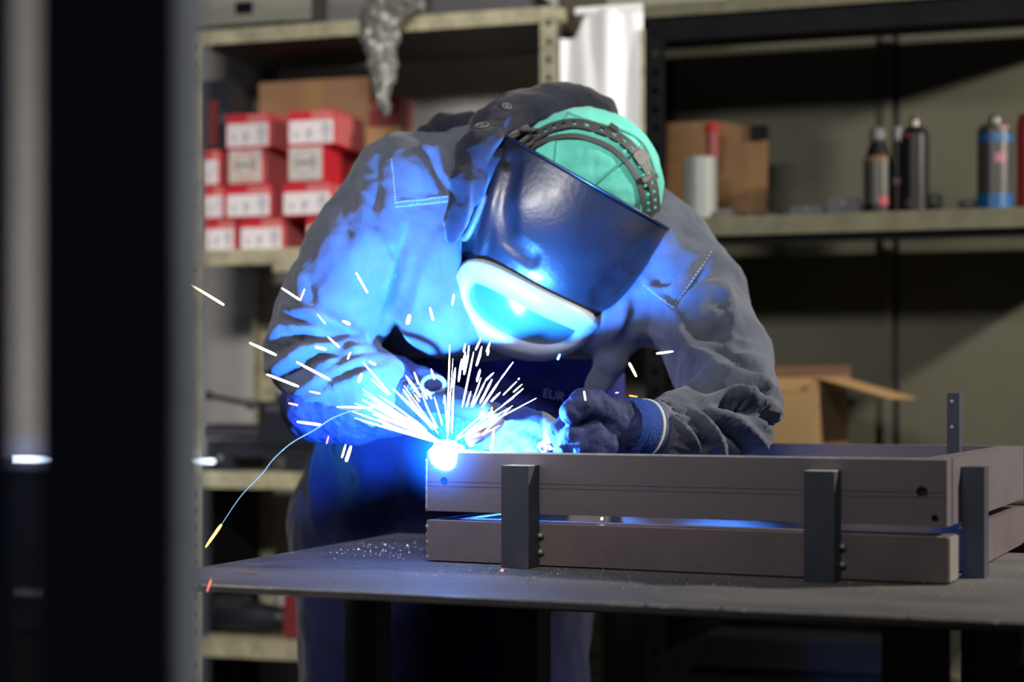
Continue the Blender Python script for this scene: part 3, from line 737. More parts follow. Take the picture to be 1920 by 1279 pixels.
# --- the body under the clothes
L_ARM = [(790, 350, 2.48, .06), (690, 490, 2.44, .055), (600, 655, 2.43, .046), (700, 724, 2.40, .036), (800, 760, 2.35, .024)]
R_ARM = [(1225, 485, 2.54, .056), (1298, 575, 2.46, .052), (1362, 755, 2.28, .044), (1290, 800, 2.18, .036), (1190, 808, 2.12, .028)]
fl = Field((-.50, 2.02, -.01), (.42, 2.98, 1.46), .012)
fl.chain([(W(835, 930, 2.76), .13), (W(900, 640, 2.62), .13), (W(1005, 400, 2.50), .12)], 0, .72, own=.04)
fl.chain(w_(L_ARM), .03); fl.chain(w_(R_ARM), .03)
fl.chain([(W(1030, 380, 2.54), .06), (W(1080, 340, 2.52), .05)], .03)
HC = W(1102, 344, 2.485)
fl.add(fl.ell(HC, (.074, .078, .080)), .02)
for sx, px in ((-1, 692), (1, 968)):
    fl.chain([(W(px, 960, 2.76), .10), (Vector((W(px, 750, 2.74).x, 2.72, .47)), .065), (Vector((W(px, 750, 2.74).x, 2.78, .09)), .045), (Vector((W(px, 750, 2.74).x, 2.64, .045)), .036)], .03)
V, Q = fl.net(1); mob('body', V - P0n, Q, 'skin', man)
# --- overalls
fl = Field((-.45, 2.36, .04), (.34, 3.0, 1.36), .009)
fl.chain([(W(915, 610, 2.60), .185), (W(885, 780, 2.66), .222), (W(838, 965, 2.75), .232)], 0, .58, own=.05)
for px in (692, 968):
    fl.chain([(W(px, 1000, 2.76), .128), (Vector((W(px, 750, 2.74).x, 2.73, .47)), .115), (Vector((W(px, 750, 2.74).x, 2.78, .08)), .10)], .04)
V, Q = fl.net(2); N = normals(V, Q)
V = V + N * (fbm(V, (9, 6, 5), 11) * .010 + fbm(V, (26, 20, 9), 4) * .003)[:, None]
V = folds(V, N, [([(640, 800), (690, 900), (640, 1010)], 22, .010), ([(590, 840), (600, 1000)], 16, .008), ([(740, 820), (720, 1000)], 26, -.010),
                 ([(880, 690), (960, 720), (1060, 705)], 14, .008), ([(930, 760), (1010, 722), (1090, 760)], 16, -.008), ([(1000, 690), (1060, 740)], 10, .006)])
ovl = mob('overalls', V - P0n, Q, ['overalls', 'belly_arc_blue'], man)
X_, Y_ = pix(V)
for p in ovl.data.polygons:      # arc-lit blue of the belly, put into the cloth colour
    i_ = p.vertices[0]
    if Y_[i_] < 772 and X_[i_] > 800 and V[i_, 1] < 2.75: p.material_index = 1
bv = BVHTree.FromPolygons(V.tolist(), Q.tolist())
def shoot(px, py):
    d = (W(px, py, 1) - Vector((0, 0, CZ))).normalized(); return bv.ray_cast(Vector((0, 0, CZ)), d)
pl, nl = shoot(1036, 742)[:2]
if nl.y > 0: nl = -nl
zax = nl; xax = Vector((1, 0, -.20)); xax = (xax - zax * xax.dot(zax)).normalized(); yax = zax.cross(xax)
M = Matrix((xax, yax, zax)).transposed().to_4x4(); M.translation = pl + nl * .006 - P0
text('chest_lettering', 'EUR', .019, 'print_light', ovl, M, .0006)
for px in (692, 968):
    x = W(px, 750, 2.74).x; f2 = Field((x - .09, 2.5, -.004), (x + .09, 2.92, .2), .008)
    f2.chain([(Vector((x, 2.80, .13)), .062), (Vector((x, 2.80, .055)), .054), (Vector((x, 2.63, .045)), .045)], 0); f2.cut(f2.Z - .0)if False else None
    f2.f = np.maximum(f2.f, .002 - f2.Z); v, q = f2.net(1); mob('boot', v - P0n, q, 'boot', man)
# --- jacket
fl = Field((-.47, 2.04, .94), (.45, 2.80, 1.47), .0058)
tor = fl.cone(W(925, 590, 2.58), W(985, 440, 2.57), .195, .175, .62); tor = smin(tor, fl.cone(W(985, 440, 2.57), W(1025, 350, 2.62), .175, .10, .66), .05)
hem = W(900, 668, 2.42).z
tor = np.maximum(tor, (hem - fl.Z)); fl.add(tor, 0)
for c in ([(795, 400, 2.48, .085), (800, 500, 2.455, .078), (826, 590, 2.43, .062)], [(880, 430, 2.50, .085), (905, 590, 2.475, .060)], [(1000, 480, 2.54, .10), (1000, 580, 2.50, .062)],
          [(1185, 480, 2.50, .09), (1128, 596, 2.455, .056)], [(1215, 520, 2.50, .085), (1200, 590, 2.47, .050)]):
    fl.chain(w_(c), .03)
fl.chain(w_([(765, 352, 2.48, .084), (688, 478, 2.45, .088), (622, 590, 2.445, .080), (592, 662, 2.43, .070), (640, 706, 2.41, .064), (710, 730, 2.37, .056)]), .012, own=.02)
fl.chain(w_([(1230, 475, 2.535, .088), (1298, 565, 2.455, .080), (1350, 672, 2.345, .070), (1372, 755, 2.275, .063), (1345, 790, 2.225, .058), (1285, 806, 2.165, .049), (1246, 814, 2.13, .043)]), .016, own=.02)
fl.chain(w_([(870, 335, 2.51, .07), (960, 340, 2.60, .08), (1180, 425, 2.60, .08)]), .04)
fl.chain(w_([(1160, 640, 2.46, .026), (1146, 678, 2.45, .022), (1124, 718, 2.46, .018), (1100, 744, 2.47, .013)]), .012)
V, Q = fl.net(2); N = normals(V, Q)
V = V + N * (fbm(V, (13, 9, 13), 2) * .0026 + fbm(V, (34, 26, 34), 8) * .0014 + .0016 - np.abs(fbm(V, (16, 12, 9), 21)) * .0038 - np.abs(fbm(V, (34, 26, 20), 31)) * .0024)[:, None]
rl = [([(762, 430), (748, 500), (722, 604)], 6, -.020), ([(742, 470), (715, 560)], 16, .006),
      ([(700, 300), (708, 350), (704, 400)], 10, -.010), ([(672, 330), (690, 430)], 12, .007), ([(640, 400), (655, 450)], 10, -.008), ([(690, 430), (745, 490)], 12, .006), ([(725, 462), (752, 492)], 6, -.010),
      ([(736, 300), (740, 388)], 4, .0025), ([(742, 384), (800, 374), (858, 372)], 4, .004), ([(745, 392), (800, 382), (858, 380)], 3, -.004),
      ([(800, 275), (822, 320), (840, 360)], 10, -.010), ([(820, 262), (850, 330)], 11, .007), ([(770, 300), (800, 350)], 16, .005),
      ([(855, 395), (850, 470), (858, 540)], 10, .010), ([(838, 420), (800, 520), (770, 620)], 14, .005), ([(815, 470), (790, 600)], 10, -.004),
      # right arm of the wearer: bunched folds round the elbow
      ([(535, 575), (590, 590), (660, 615)], 9, .012), ([(520, 600), (580, 606), (640, 628)], 6, -.013), ([(502, 645), (535, 615), (590, 612), (680, 628)], 9, .013), ([(510, 668), (560, 636), (640, 645)], 6, -.013),
      ([(505, 692), (570, 655), (680, 640)], 10, .013), ([(530, 706), (600, 672), (660, 668)], 6, -.013), ([(588, 690), (630, 672), (690, 656)], 9, .012), ([(545, 735), (620, 705), (700, 672)], 10, .012), ([(600, 716), (680, 690)], 6, -.012),
      ([(560, 752), (640, 722), (720, 690)], 8, .008), ([(560, 500), (566, 560), (610, 600)], 9, .008), ([(575, 520), (590, 575)], 6, -.008),
      # left arm of the wearer
      ([(1320, 690), (1380, 712), (1440, 722)], 10, .009), ([(1290, 668), (1360, 682), (1425, 672)], 12, .007), ([(1300, 720), (1380, 736), (1450, 742)], 7, -.013), ([(1325, 752), (1390, 742), (1450, 730)], 8, .009),
      ([(1345, 738), (1410, 752), (1462, 778)], 8, .011), ([(1330, 756), (1400, 768), (1455, 800)], 6, -.010), ([(1338, 770), (1392, 800), (1440, 840)], 9, .010), ([(1310, 770), (1360, 800), (1400, 850)], 6, -.010),
      ([(1293, 768), (1330, 806), (1356, 850)], 8, .010), ([(1268, 770), (1310, 815), (1330, 850)], 6, -.010), ([(1250, 778), (1285, 812), (1312, 848)], 8, .009), ([(1385, 748), (1420, 780), (1446, 830)], 7, .008),
      ([(1210, 520), (1250, 570), (1275, 600)], 6, .006), ([(1190, 545), (1260, 545), (1300, 500)], 5, .005), ([(1255, 575), (1305, 520), (1330, 480)], 8, -.006), ([(1285, 560), (1340, 540), (1370, 570)], 14, .006),
      ([(1355, 520), (1375, 600), (1368, 660)], 8, .005), ([(1330, 655), (1390, 690), (1440, 700)], 7, -.007), ([(1275, 600), (1300, 660), (1340, 690)], 8, .005), ([(1345, 610), (1385, 640), (1420, 650)], 7, .005), ([(1405, 700), (1440, 740), (1455, 770)], 7, .004), ([(1330, 600), (1380, 600)], 18, .005), ([(1300, 640), (1350, 620), (1395, 640)], 12, -.007), ([(1230, 620), (1290, 640), (1340, 660)], 16, .006), ([(1180, 560), (1150, 630)], 10, .006)]
V = folds(V, N, rl)
V = relax(V, Q, 1, .35)
jk = mob('jacket', V - P0n, Q, 'jacket', man)
bj = BVHTree.FromPolygons(V.tolist(), Q.tolist())
def on_jacket(px, py, off=.001):
    d = (W(px, py, 1) - Vector((0, 0, CZ))).normalized(); h = bj.ray_cast(Vector((0, 0, CZ)), d)
    return (h[0] + (h[1] if h[1].y < 0 else -h[1]) * off) if h[0] else None
def stitch(name, a, b, n, side=0):
    bm = bmesh.new()
    for k in range(n):
        p = [on_jacket(a[0] + (b[0] - a[0]) * (k + f) / n, a[1] + (b[1] - a[1]) * (k + f) / n) for f in (.12, .62)]
        if p[0] and p[1] and (p[0] - p[1]).length < .02: tube([q - P0 for q in p], .0008, 5, bm)
    ob(name, bm, 'thread', jk)
stitch('yoke_stitching', (742, 388), (858, 375), 22); stitch('yoke_stitching', (744, 380), (858, 367), 22); stitch('sleeve_stitching', (734, 298), (742, 384), 16)
stitch('sleeve_stitching', (1208, 535), (1262, 578), 12); stitch('sleeve_stitching', (1262, 578), (1335, 470), 18)
# gathered elastic cuff of the near sleeve, and its plain band
cu = bmesh.new(); A, Bp = W(1250, 818, 2.132), W(1208, 806, 2.105); ax = (Bp - A).normalized(); sd = ax.cross(Vector((0, 0, 1))).normalized(); up = sd.cross(ax)
def ring_tube(bm, a, b, n, seg, rf):
    rings = []
    for i in range(n + 1):
        f = i / n; c = a.lerp(b, f) - P0
        rings.append([bm.verts.new(c + (sd * math.cos(2 * math.pi * k / seg) + up * math.sin(2 * math.pi * k / seg)) * rf(f, 2 * math.pi * k / seg)) for k in range(seg)])
    for p, q in zip(rings, rings[1:]):
        for k in range(seg): bm.faces.new((p[k], p[(k + 1) % seg], q[(k + 1) % seg], q[k]))
    bm.faces.new(rings[0]); bm.faces.new(rings[-1])
ring_tube(cu, W(1262, 816, 2.14), W(1226, 810, 2.115), 14, 90, lambda f, a: .0405 + .0045 * math.sin(f * math.pi) + .0022 * math.sin(a * 21 + 3 * f) + .001 * math.sin(a * 9 + f * 9))
ob('gathered_cuff', cu, 'jacket', man, smooth=True)
cu = bmesh.new(); ring_tube(cu, W(1235, 811, 2.12), W(1200, 806, 2.10), 4, 40, lambda f, a: .0395 - .001 * f); ob('cuff_band', cu, 'cuff', man, smooth=True)
cu = bmesh.new(); ring_tube(cu, W(1214, 808, 2.108), W(1176, 804, 2.088), 22, 40, lambda f, a: .0385 + .0012 * math.cos(f * 44)); ob('knit_wrist', cu, 'knit', man, smooth=True)
cu = bmesh.new(); ring_tube(cu, W(1204, 806.5, 2.103), W(1201, 806, 2.101), 2, 40, lambda f, a: .0402); ob('knit_edge', cu, 'knit_trim', man, smooth=True)
# --- hood lying round the neck
fl = Field((-.21, 2.30, 1.14), (.24, 2.72, 1.56), .005)
fl.chain(w_([(1142, 252, 2.505, .022), (1115, 225, 2.505, .034), (1072, 212, 2.505, .038), (1024, 212, 2.495, .040), (980, 226, 2.480, .041), (936, 252, 2.455, .040), (898, 296, 2.40, .036), (872, 350, 2.360, .022), (857, 405, 2.34, .014), (846, 450, 2.325, .008)]), 0, own=.02)
fl.chain(w_([(980, 275, 2.495, .045), (1060, 265, 2.515, .05), (1110, 270, 2.5, .045)]), .006)
fl.chain(w_([(915, 330, 2.445, .035), (960, 300, 2.465, .04)]), .006)
fl.chain(w_([(792, 246, 2.555, .010), (830, 236, 2.545, .018), (880, 236, 2.525, .022)]), .01)
V, Q = fl.net(2); N = normals(V, Q)
V = V + N * (fbm(V, (22, 20, 22), 6) * .004)[:, None]
V = folds(V, N, [([(900, 270), (960, 215), (1030, 185)], 7, .005), ([(920, 300), (965, 250), (1020, 228)], 7, -.008), ([(880, 330), (868, 420)], 7, .005)])
hd = mob('hood', V - P0n, Q, 'hood', man)
bh = BVHTree.FromPolygons(V.tolist(), Q.tolist())
for px, py, r in ((904, 236, .0095), (950, 200, .0065)):
    d = (W(px, py, 1) - Vector((0, 0, CZ))).normalized(); h = bh.ray_cast(Vector((0, 0, CZ)), d)
    if h[0]:
        n_ = h[1] if h[1].y < 0 else -h[1]; q = n_.to_track_quat('Z', 'Y'); bm = bmesh.new()
        tube([h[0] - P0 + n_ * .001 + q @ Vector((r * math.cos(k * math.pi / 12), r * math.sin(k * math.pi / 12), 0)) for k in range(25)], .0013, 6, bm, cap=False)
        o = ob('eyelet', bm, 'helmet_trim', hd, smooth=True); ob('eyelet_centre', lathe([(.0005, -.001), (.0035, 0), (.0005, .0015)], 12, n_, h[0] - P0 + n_ * .001), 'helmet_trim', hd)

# --- helmet: its own axes, r across, u up the head, n out of the brow
HD = 2.335; HO = W(1098, 340, HD); n_ax = (Vector((0, 0, CZ)) - HO).normalized()
r_ax = Vector((.868, 0, -.496)); r_ax = (r_ax - n_ax * r_ax.dot(n_ax)).normalized(); u_ax = n_ax.cross(r_ax) 
if u_ax.z < 0: u_ax = -u_ax
PXM = F / HD
def hp(r, u, n): return HO + r_ax * (r / PXM) + u_ax * (u / PXM) + n_ax * n - P0     # r, u in photo px, n in metres
PT = [(0, 0, 0, 184, 0, .100, 0), (.15, -60, .014, 185, 0, .100, 0), (.3, -120, .022, 183, 0, .100, -1), (.45, -185, .020, 176, .06, .100, -2), (.58, -236, .006, 168, .16, .092, -5), (.7, -286, -.008, 161, .25, .085, -6),
      (.8, -330, -.026, 154, .32, .07, -6), (.86, -348, -.046, 147, .34, .065, -6), (.93, -348, -.085, 138, .32, .06, -6), (1, -332, -.125, 130, .30, .055, -6)]
PTa = np.array(PT)
def prof(t):   # smooth interpolation of the profile table
    i = int(np.searchsorted(PTa[:, 0], t) - 1); i = max(0, min(len(PTa) - 2, i)); a, b = PTa[i], PTa[i + 1]; f = (t - a[0]) / (b[0] - a[0])
    ma = (PTa[i + 1] - PTa[max(i - 1, 0)]) / (PTa[i + 1][0] - PTa[max(i - 1, 0)][0]); j = min(i + 2, len(PTa) - 1); mb = (PTa[j] - PTa[i]) / (PTa[j][0] - PTa[i][0]); h = b[0] - a[0]
    return (2 * f ** 3 - 3 * f ** 2 + 1) * a + (f ** 3 - 2 * f ** 2 + f) * h * ma + (-2 * f ** 3 + 3 * f ** 2) * b + (f ** 3 - f ** 2) * h * mb
def hsurf(s, t, off=0):
    def raw(s, t):
        _, U, n, hw, k, dep, c = prof(t); a = R(84) * s
        return Vector((c + hw * math.sin(a) / math.sin(R(84)), U * (1 - k * abs(s) ** 2.2), n - dep * (1 - math.cos(a))))
    p = raw(s, t); 
    if not off: return hp(*p)
    e = 1e-3; f = lambda v: Vector((v.x / PXM, v.y / PXM, v.z))
    N_ = (f(raw(s + e, t)) - f(raw(s - e, t))).cross(f(raw(s, min(1, t + e))) - f(raw(s, max(0, t - e)))).normalized()
    if N_.z < 0 and t < .7: N_ = -N_
    if t >= .7 and N_.y > 0: N_ = -N_
    q = f(p) + N_ * off
    return hp(q.x * PXM, q.y * PXM, q.z)
bm = bmesh.new(); ns, ntt = 72, 64; g = []
grooves = [([(-138, -40), (-112, -110), (-70, -165), (-20, -172)], 17, .0045), ([(160, -60), (150, -120), (128, -172)], 16, .004), ([(-150, -60), (-128, -150), (-110, -215)], 12, -.004)]
def gdepth(r, u):
    o = 0
    for pts, w, dp in grooves:
        best = 1e9
        for (x0, y0), (x1, y1) in zip(pts, pts[1:]):
            dx, dy = x1 - x0, y1 - y0; t = max(0, min(1, ((r - x0) * dx + (u - y0) * dy) / (dx * dx + dy * dy))); best = min(best, math.hypot(r - x0 - t * dx, u - y0 - t * dy))
        o -= dp * math.exp(-(best / w) ** 4)
    return o
for j in range(ntt + 1):
    row = []
    for i in range(ns + 1):
        s, t = -1 + 2 * i / ns, j / ntt; p = prof(t); a = R(84) * s
        rr, uu = p[6] + p[3] * math.sin(a) / math.sin(R(84)), p[1] * (1 - p[4] * abs(s) ** 2.2)
        row.append(bm.verts.new(hsurf(s, t, gdepth(rr, uu) if t < .6 else 0)))
    g.append(row)
for j in range(ntt):
    for i in range(ns): bm.faces.new((g[j][i], g[j][i + 1], g[j + 1][i + 1], g[j + 1][i]))
helm = ob('welding_helmet', bm, 'helmet', man, smooth=True); md = helm.modifiers.new('s', 'SOLIDIFY'); md.thickness = .0035; md.offset = -1
ob('shell_rim', tube([hsurf(-1 + 2 * k / 40, .0, .0015) for k in range(41)], .0018, 6), 'helmet', helm, smooth=True)
def rrect(s0, s1, t0, t1, k=64, p=3.2):
    out = []
    for i in range(k):
        a = 2 * math.pi * i / k; c, s = math.cos(a), math.sin(a); q = (abs(c) ** p + abs(s) ** p) ** (-1 / p)
        out.append(((s0 + s1) / 2 + (s1 - s0) / 2 * c * q, (t0 + t1) / 2 + (t1 - t0) / 2 * s * q))
    return out
def frame_ring(name, m, O, I, hgt, low, parent):
    bm = bmesh.new(); mid = [((a[0] * .82 + b[0] * .18), (a[1] * .82 + b[1] * .18)) for a, b in zip(O, I)]
    loops = [[bm.verts.new(hsurf(s, t, h)) for s, t in L] for L, h in ((O, .0005), (O, hgt * .7), (mid, hgt), (I, hgt * .92), (I, low))]
    for a, b in zip(loops, loops[1:]):
        for i in range(len(a)): bm.faces.new((a[i], a[(i + 1) % len(a)], b[(i + 1) % len(a)], b[i]))
    return ob(name, bm, m, parent, smooth=True)
O_ = rrect(-.52, .82, .52, .895); I_ = rrect(-.36, .62, .625, .785)
frame_ring('lens_frame', 'bezel', O_, I_, .016, .003, helm)
bm = bmesh.new(); c = bm.verts.new(hsurf(.12, .712, .006)); rg = [[bm.verts.new(hsurf(.12 + (s - .12) * f, .712 + (t - .712) * f, .006 - .003 * f)) for s, t in I_] for f in (.35, .7, 1)]
for i in range(len(I_)):
    bm.faces.new((c, rg[0][i], rg[0][(i + 1) % len(I_)]))
    for a, b in zip(rg, rg[1:]): bm.faces.new((a[i], b[i], b[(i + 1) % len(I_)], a[(i + 1) % len(I_)]))
ob('lens', bm, 'lens', helm, smooth=True)
O2 = rrect(-.93, -.60, .27, .56, 40, 4); I2 = rrect(-.86, -.67, .33, .52, 40, 4)
frame_ring('side_window_frame', 'helmet_trim', O2, I2, .007, .001, helm)
bm = bmesh.new(); bm.faces.new([bm.verts.new(hsurf(s, t, .002)) for s, t in I2]); ob('side_window', bm, 'lens', helm)
q = hsurf(-.93, .13, .001); qn = (hsurf(-.93, .13, .01) - q).normalized()
ob('pivot_knob', lathe([(.016, -.004), (.018, .002), (.016, .009), (.010, .012)], 20, qn, q), 'helmet_strap', helm)
ob('pivot_bracket', tube([hsurf(-.97, .02, .004), hsurf(-.95, .10, .006), hsurf(-.90, .20, .005)], [.006, .009, .004], 8), 'helmet_strap', helm, smooth=True)
ob('brow_clip', tube([hsurf(-.86, .17, .004), hsurf(-.84, .26, .004)], [.005, .007], 8), 'helmet_trim', helm)
# --- green cap: panels round a crown, then the headgear straps on it
CR, CU, CN = 152 / PXM, 143 / PXM, .095; CC = (4, 2, -.138)
def capp(r, u, off=0):
    """the point of the cap under local r, u (photo px)"""
    x, y = (r - CC[0]) / PXM, (u - CC[1]) / PXM; k = (x / CR) ** 2 + (y / CU) ** 2
    if k >= .985: f = math.sqrt(.985 / k); x *= f; y *= f; k = .985
    n = CN * math.sqrt(1 - k); N_ = Vector((x / CR ** 2, y / CU ** 2, n / CN ** 2)).normalized()
    q = Vector((x, y, n)) + N_ * off
    return hp(CC[0] + q.x * PXM, CC[1] + q.y * PXM, CC[2] + q.z)
bm = bmesh.new(); g = []; A_, B_ = 96, 48
SEAM = [R(a) for a in (-28, 38, 95, 150, 212, 270)]
for j in range(B_ + 1):
    th = math.pi * j / B_; row = []
    for i in range(A_):
        ph = 2 * math.pi * i / A_
        dirv = Vector((math.sin(th) * math.cos(ph), math.sin(th) * math.sin(ph), math.cos(th)))
        p = Vector((dirv.x * CR, dirv.y * CU, dirv.z * CN))
        az = math.atan2(dirv.x * .9 + .2 * dirv.z, dirv.z + .25 * dirv.y)
        wv = .0022 * mnoise.fractal(p * 26, .8, 2, 3) + .0012 * mnoise.fractal(p * 70, .8, 2, 2)
        row.append(bm.verts.new(hp(CC[0] + (p.x + dirv.x * wv) * PXM, CC[1] + (p.y + dirv.y * wv) * PXM, CC[2] + p.z + dirv.z * wv)))
    g.append(row)
for j in range(B_):
    for i in range(A_):
        f = list(dict.fromkeys((g[j][i], g[j][(i + 1) % A_], g[j + 1][(i + 1) % A_], g[j + 1][i]))); bm.faces.new(f)
bmesh.ops.remove_doubles(bm, verts=bm.verts, dist=1e-5)
cap = ob('cap', bm, 'cap', man, smooth=True)
def ribbon(name, path, w, off, th, m, parent, holes=False, n=8):
    """a strap laid on the cap along photo-plane points"""
    P = smoothline([Vector((a, b, 0)) for a, b in path], n); bm = bmesh.new(); rows = []
    for i, p in enumerate(P):
        d = (P[min(i + 1, len(P) - 1)] - P[max(i - 1, 0)]).normalized(); q = Vector((-d.y, d.x, 0))
        rows.append([bm.verts.new(capp(p.x + q.x * w * f, p.y + q.y * w * f, off)) for f in (-.5, -.2, .2, .5)])
    for i, (a, b) in enumerate(zip(rows, rows[1:])):
        for k in range(3):
            if holes and k == 1 and i % 3 == 1 and 3 < i < len(rows) - 4: continue
            bm.faces.new((a[k], a[k + 1], b[k + 1], b[k]))
    o = ob(name, bm, m, parent, smooth=False); md = o.modifiers.new('s', 'SOLIDIFY'); md.thickness = th; md.offset = 1
    return o
for sp in ([(-92, 100), (-95, 60), (-70, 0), (-62, -30)], [(62, 118), (40, 60), (18, 0), (10, -60)], [(-100, 58), (-40, 40)][:0], [(28, 136), (62, 118)][:0]):
    if sp: ribbon('cap_seam', sp, 3.0, .0012, .0010, 'cap_seam', cap, n=10)
ribbon('cap_seam', [(-98, 96), (-45, 104), (10, 118), (62, 116), (110, 80)], 3, .0010, .001, 'cap_seam', cap, n=10)
strap = ribbon('headband', [(-132, 10), (-120, 30), (-98, 60), (-61, 86), (0, 99), (48, 94), (88, 76), (118, 48), (138, 20), (148, -6)], 17, .005, .0016, 'helmet_strap', helm, holes=True, n=7)
ribbon('headband_lower', [(-128, -10), (-112, 18), (-88, 44), (-52, 66), (0, 76), (44, 70), (80, 52), (108, 26), (128, 2), (140, -22)], 9, .003, .0014, 'helmet_strap', helm, holes=False, n=7)
for r, u, sx, su, a in ((66, 87, 26, 24, -25), (-4, 108, 18, 8, -4), (98, 62, 12, 30, -45)):
    bm = bmesh.new(); c, s = math.cos(R(a)), math.sin(R(a)); T = []
    for x, y in ((-.5, -.35), (-.35, -.5), (.35, -.5), (.5, -.35), (.5, .35), (.35, .5), (-.35, .5), (-.5, .35)):
        T.append((r + (x * sx * c - y * su * s), u + (x * sx * s + y * su * c)))
    lo = [bm.verts.new(capp(a_, b_, .005)) for a_, b_ in T]; hi = [bm.verts.new(capp(a_, b_, .0095)) for a_, b_ in T]
    bm.faces.new(hi); bm.faces.new(lo)
    for i in range(8): bm.faces.new((lo[i], lo[(i + 1) % 8], hi[(i + 1) % 8], hi[i]))
    ob('ratchet_block', bm, 'helmet_strap', helm)
for (a, b, w) in (((-150, -6), (-128, 40), .0035), ((-140, -8), (-112, 34), .003), ((-172, -4), (-152, 34), .005), ((-160, 24), (-120, 44), .003), ((146, -30), (152, 6), .0045)):
    ob('headgear_bracket', tube([hp(a[0], a[1], -.075), hp((a[0] + b[0]) / 2, (a[1] + b[1]) / 2, -.080), hp(b[0], b[1], -.100)], [w, w * 1.2, w], 8), 'helmet_strap', helm)
# --- face and hair, all of it under cap and helmet
for s in (-1, 1):
    ob('eye', lathe([(.001, -.011), (.008, -.008), (.011, 0), (.008, .008), (.001, .011)], 12, n_ax, hp(CC[0] + 32 * s, -70, -.075)), 'eyeball', man, smooth=True)
f2 = Field(tuple(HC - Vector((.12, .12, .18))), tuple(HC + Vector((.12, .12, .12))), .006)
wp = lambda r, u, n: hp(r, u, n) + P0
f2.chain([(wp(4, -6, -.148), .068), (wp(0, -75, -.120), .062), (wp(0, -130, -.12), .045)], 0); f2.chain([(wp(0, -70, -.048), .008), (wp(0, -105, -.032), .013)], .01)
f2.chain([(wp(-22, -128, -.068), .007), (wp(22, -128, -.068), .007)], .008)
for s in (-1, 1): f2.chain([(wp(4 + 108 * s, -50, -.13), .012), (wp(4 + 112 * s, -85, -.13), .009)], .006)
v, q = f2.net(1); mob('head', v - P0n, q, 'skin', man)

# --- gloves
def glove(name, parts, lo, hi, m, k=.006, seed=0, patch=None):
    f = Field(lo, hi, .0031)
    for pts in parts: f.chain(w_(pts), k, own=.006)
    V, Q = f.net(1); N = normals(V, Q)
    V = V + N * (fbm(V, (60, 60, 60), seed) * .0016 + fbm(V, (22, 22, 22), seed + 3) * .0022)[:, None]
    o = mob(name, V - P0n, Q, m, man)
    if patch: 
        X, Y = pix(V)
        for p in o.data.polygons:
            c = [(X[i], Y[i]) for i in p.vertices]; cx = sum(a for a, b in c) / 4; cy_ = sum(b for a, b in c) / 4
            if any(x0 < cx < x1 and y0 < cy_ < y1 for x0, x1, y0, y1 in patch): p.material_index = 1
    return o
glove('glove', [
    [(1188, 808, 2.100, .034), (1150, 802, 2.098, .036), (1118, 806, 2.096, .034)],
    [(1110, 782, 2.085, .0155), (1072, 788, 2.076, .0145), (1050, 812, 2.072, .0135), (1052, 840, 2.078, .0125)],
    [(1108, 806, 2.066, .0155), (1074, 816, 2.056, .0145), (1062, 842, 2.062, .0130)],
    [(1122, 824, 2.056, .0150), (1094, 836, 2.050, .0138), (1086, 858, 2.060, .0125)],
    [(1138, 834, 2.056, .0142), (1120, 850, 2.052, .0130), (1116, 866, 2.062, .0115)],
    [(1150, 780, 2.080, .019), (1122, 760, 2.064, .0175), (1094, 756, 2.052, .0165), (1070, 774, 2.046, .0145)]],
    (.035, 1.98, .94), (.195, 2.16, 1.09), ['glove'], k=.0035, seed=3)
glove('glove', [
    [(600, 757, 2.42, .058), (660, 750, 2.41, .064), (724, 742, 2.385, .058), (780, 748, 2.36, .044)],
    [(780, 748, 2.36, .044), (850, 782, 2.325, .038), (918, 802, 2.265, .034)],
    [(935, 790, 2.245, .0172), (976, 788, 2.195, .0165), (1016, 796, 2.150, .0155), (1048, 812, 2.115, .0145)],
    [(930, 808, 2.240, .0172), (964, 814, 2.190, .0165), (998, 830, 2.150, .015), (1014, 848, 2.125, .014)],
    [(915, 820, 2.245, .017), (944, 830, 2.200, .0155), (968, 846, 2.165, .0145), (978, 860, 2.145, .0135)],
    [(896, 826, 2.255, .0155), (922, 840, 2.220, .014), (944, 854, 2.190, .013)],
    [(862, 768, 2.29, .019), (894, 768, 2.265, .017), (924, 778, 2.230, .0155), (948, 794, 2.195, .0135)]],
    (-.36, 2.07, .93), (.085, 2.52, 1.16), ['glove', 'glove_leather'], k=.008, seed=9, patch=[(1018, 1060, 770, 830)])

# ================================================================ TORCH, ARC AND SPARKS
AP = W(838, 836, 2.072)
pt = lambda px, py, D: W(px, py, D) - AP
tr = empty('welding_torch', AP, 0, 'welding torch gripped in the gauntlet, its nozzle at the glowing frame corner', 'torch')
ob('handle', tube(smoothline([pt(918, 776, 2.205), pt(880, 768, 2.24), pt(830, 756, 2.28), pt(790, 750, 2.31)], 5), .0145, 12), 'rubber', tr, smooth=True)
ob('neck', tube(smoothline([pt(918, 776, 2.205), pt(938, 788, 2.170), pt(928, 804, 2.135), pt(904, 814, 2.112)], 6), .0055, 10), 'copper', tr, smooth=True)
ob('nozzle', tube([pt(910, 811, 2.116), pt(898, 817, 2.11), pt(878, 828, 2.105)], [.0075, .0085, .0078], 14), 'copper', tr, smooth=True)
bm = bmesh.new()
P = smoothline([pt(792, 748, 2.31), pt(772, 728, 2.32), pt(756, 744, 2.33), pt(752, 780, 2.34)], 9)
tube(P, [.0095 + .0018 * (i % 2) for i in range(len(P))], 12, bm); ob('cable_sleeve', bm, 'rubber', tr, smooth=False)
ob('strap_ring', tube([pt(812 + 22 * math.cos(a), 722 + 17 * math.sin(a), 2.285 + .01 * math.cos(a)) for a in [k * math.pi / 10 for k in range(21)]], .0035, 8, cap=False), 'helmet_trim', tr, smooth=True)
rg = Field(tuple(W(1045, 832, 2.075) - Vector((.035, .03, .02))), tuple(W(1045, 832, 2.075) + Vector((.035, .03, .03))), .0028)
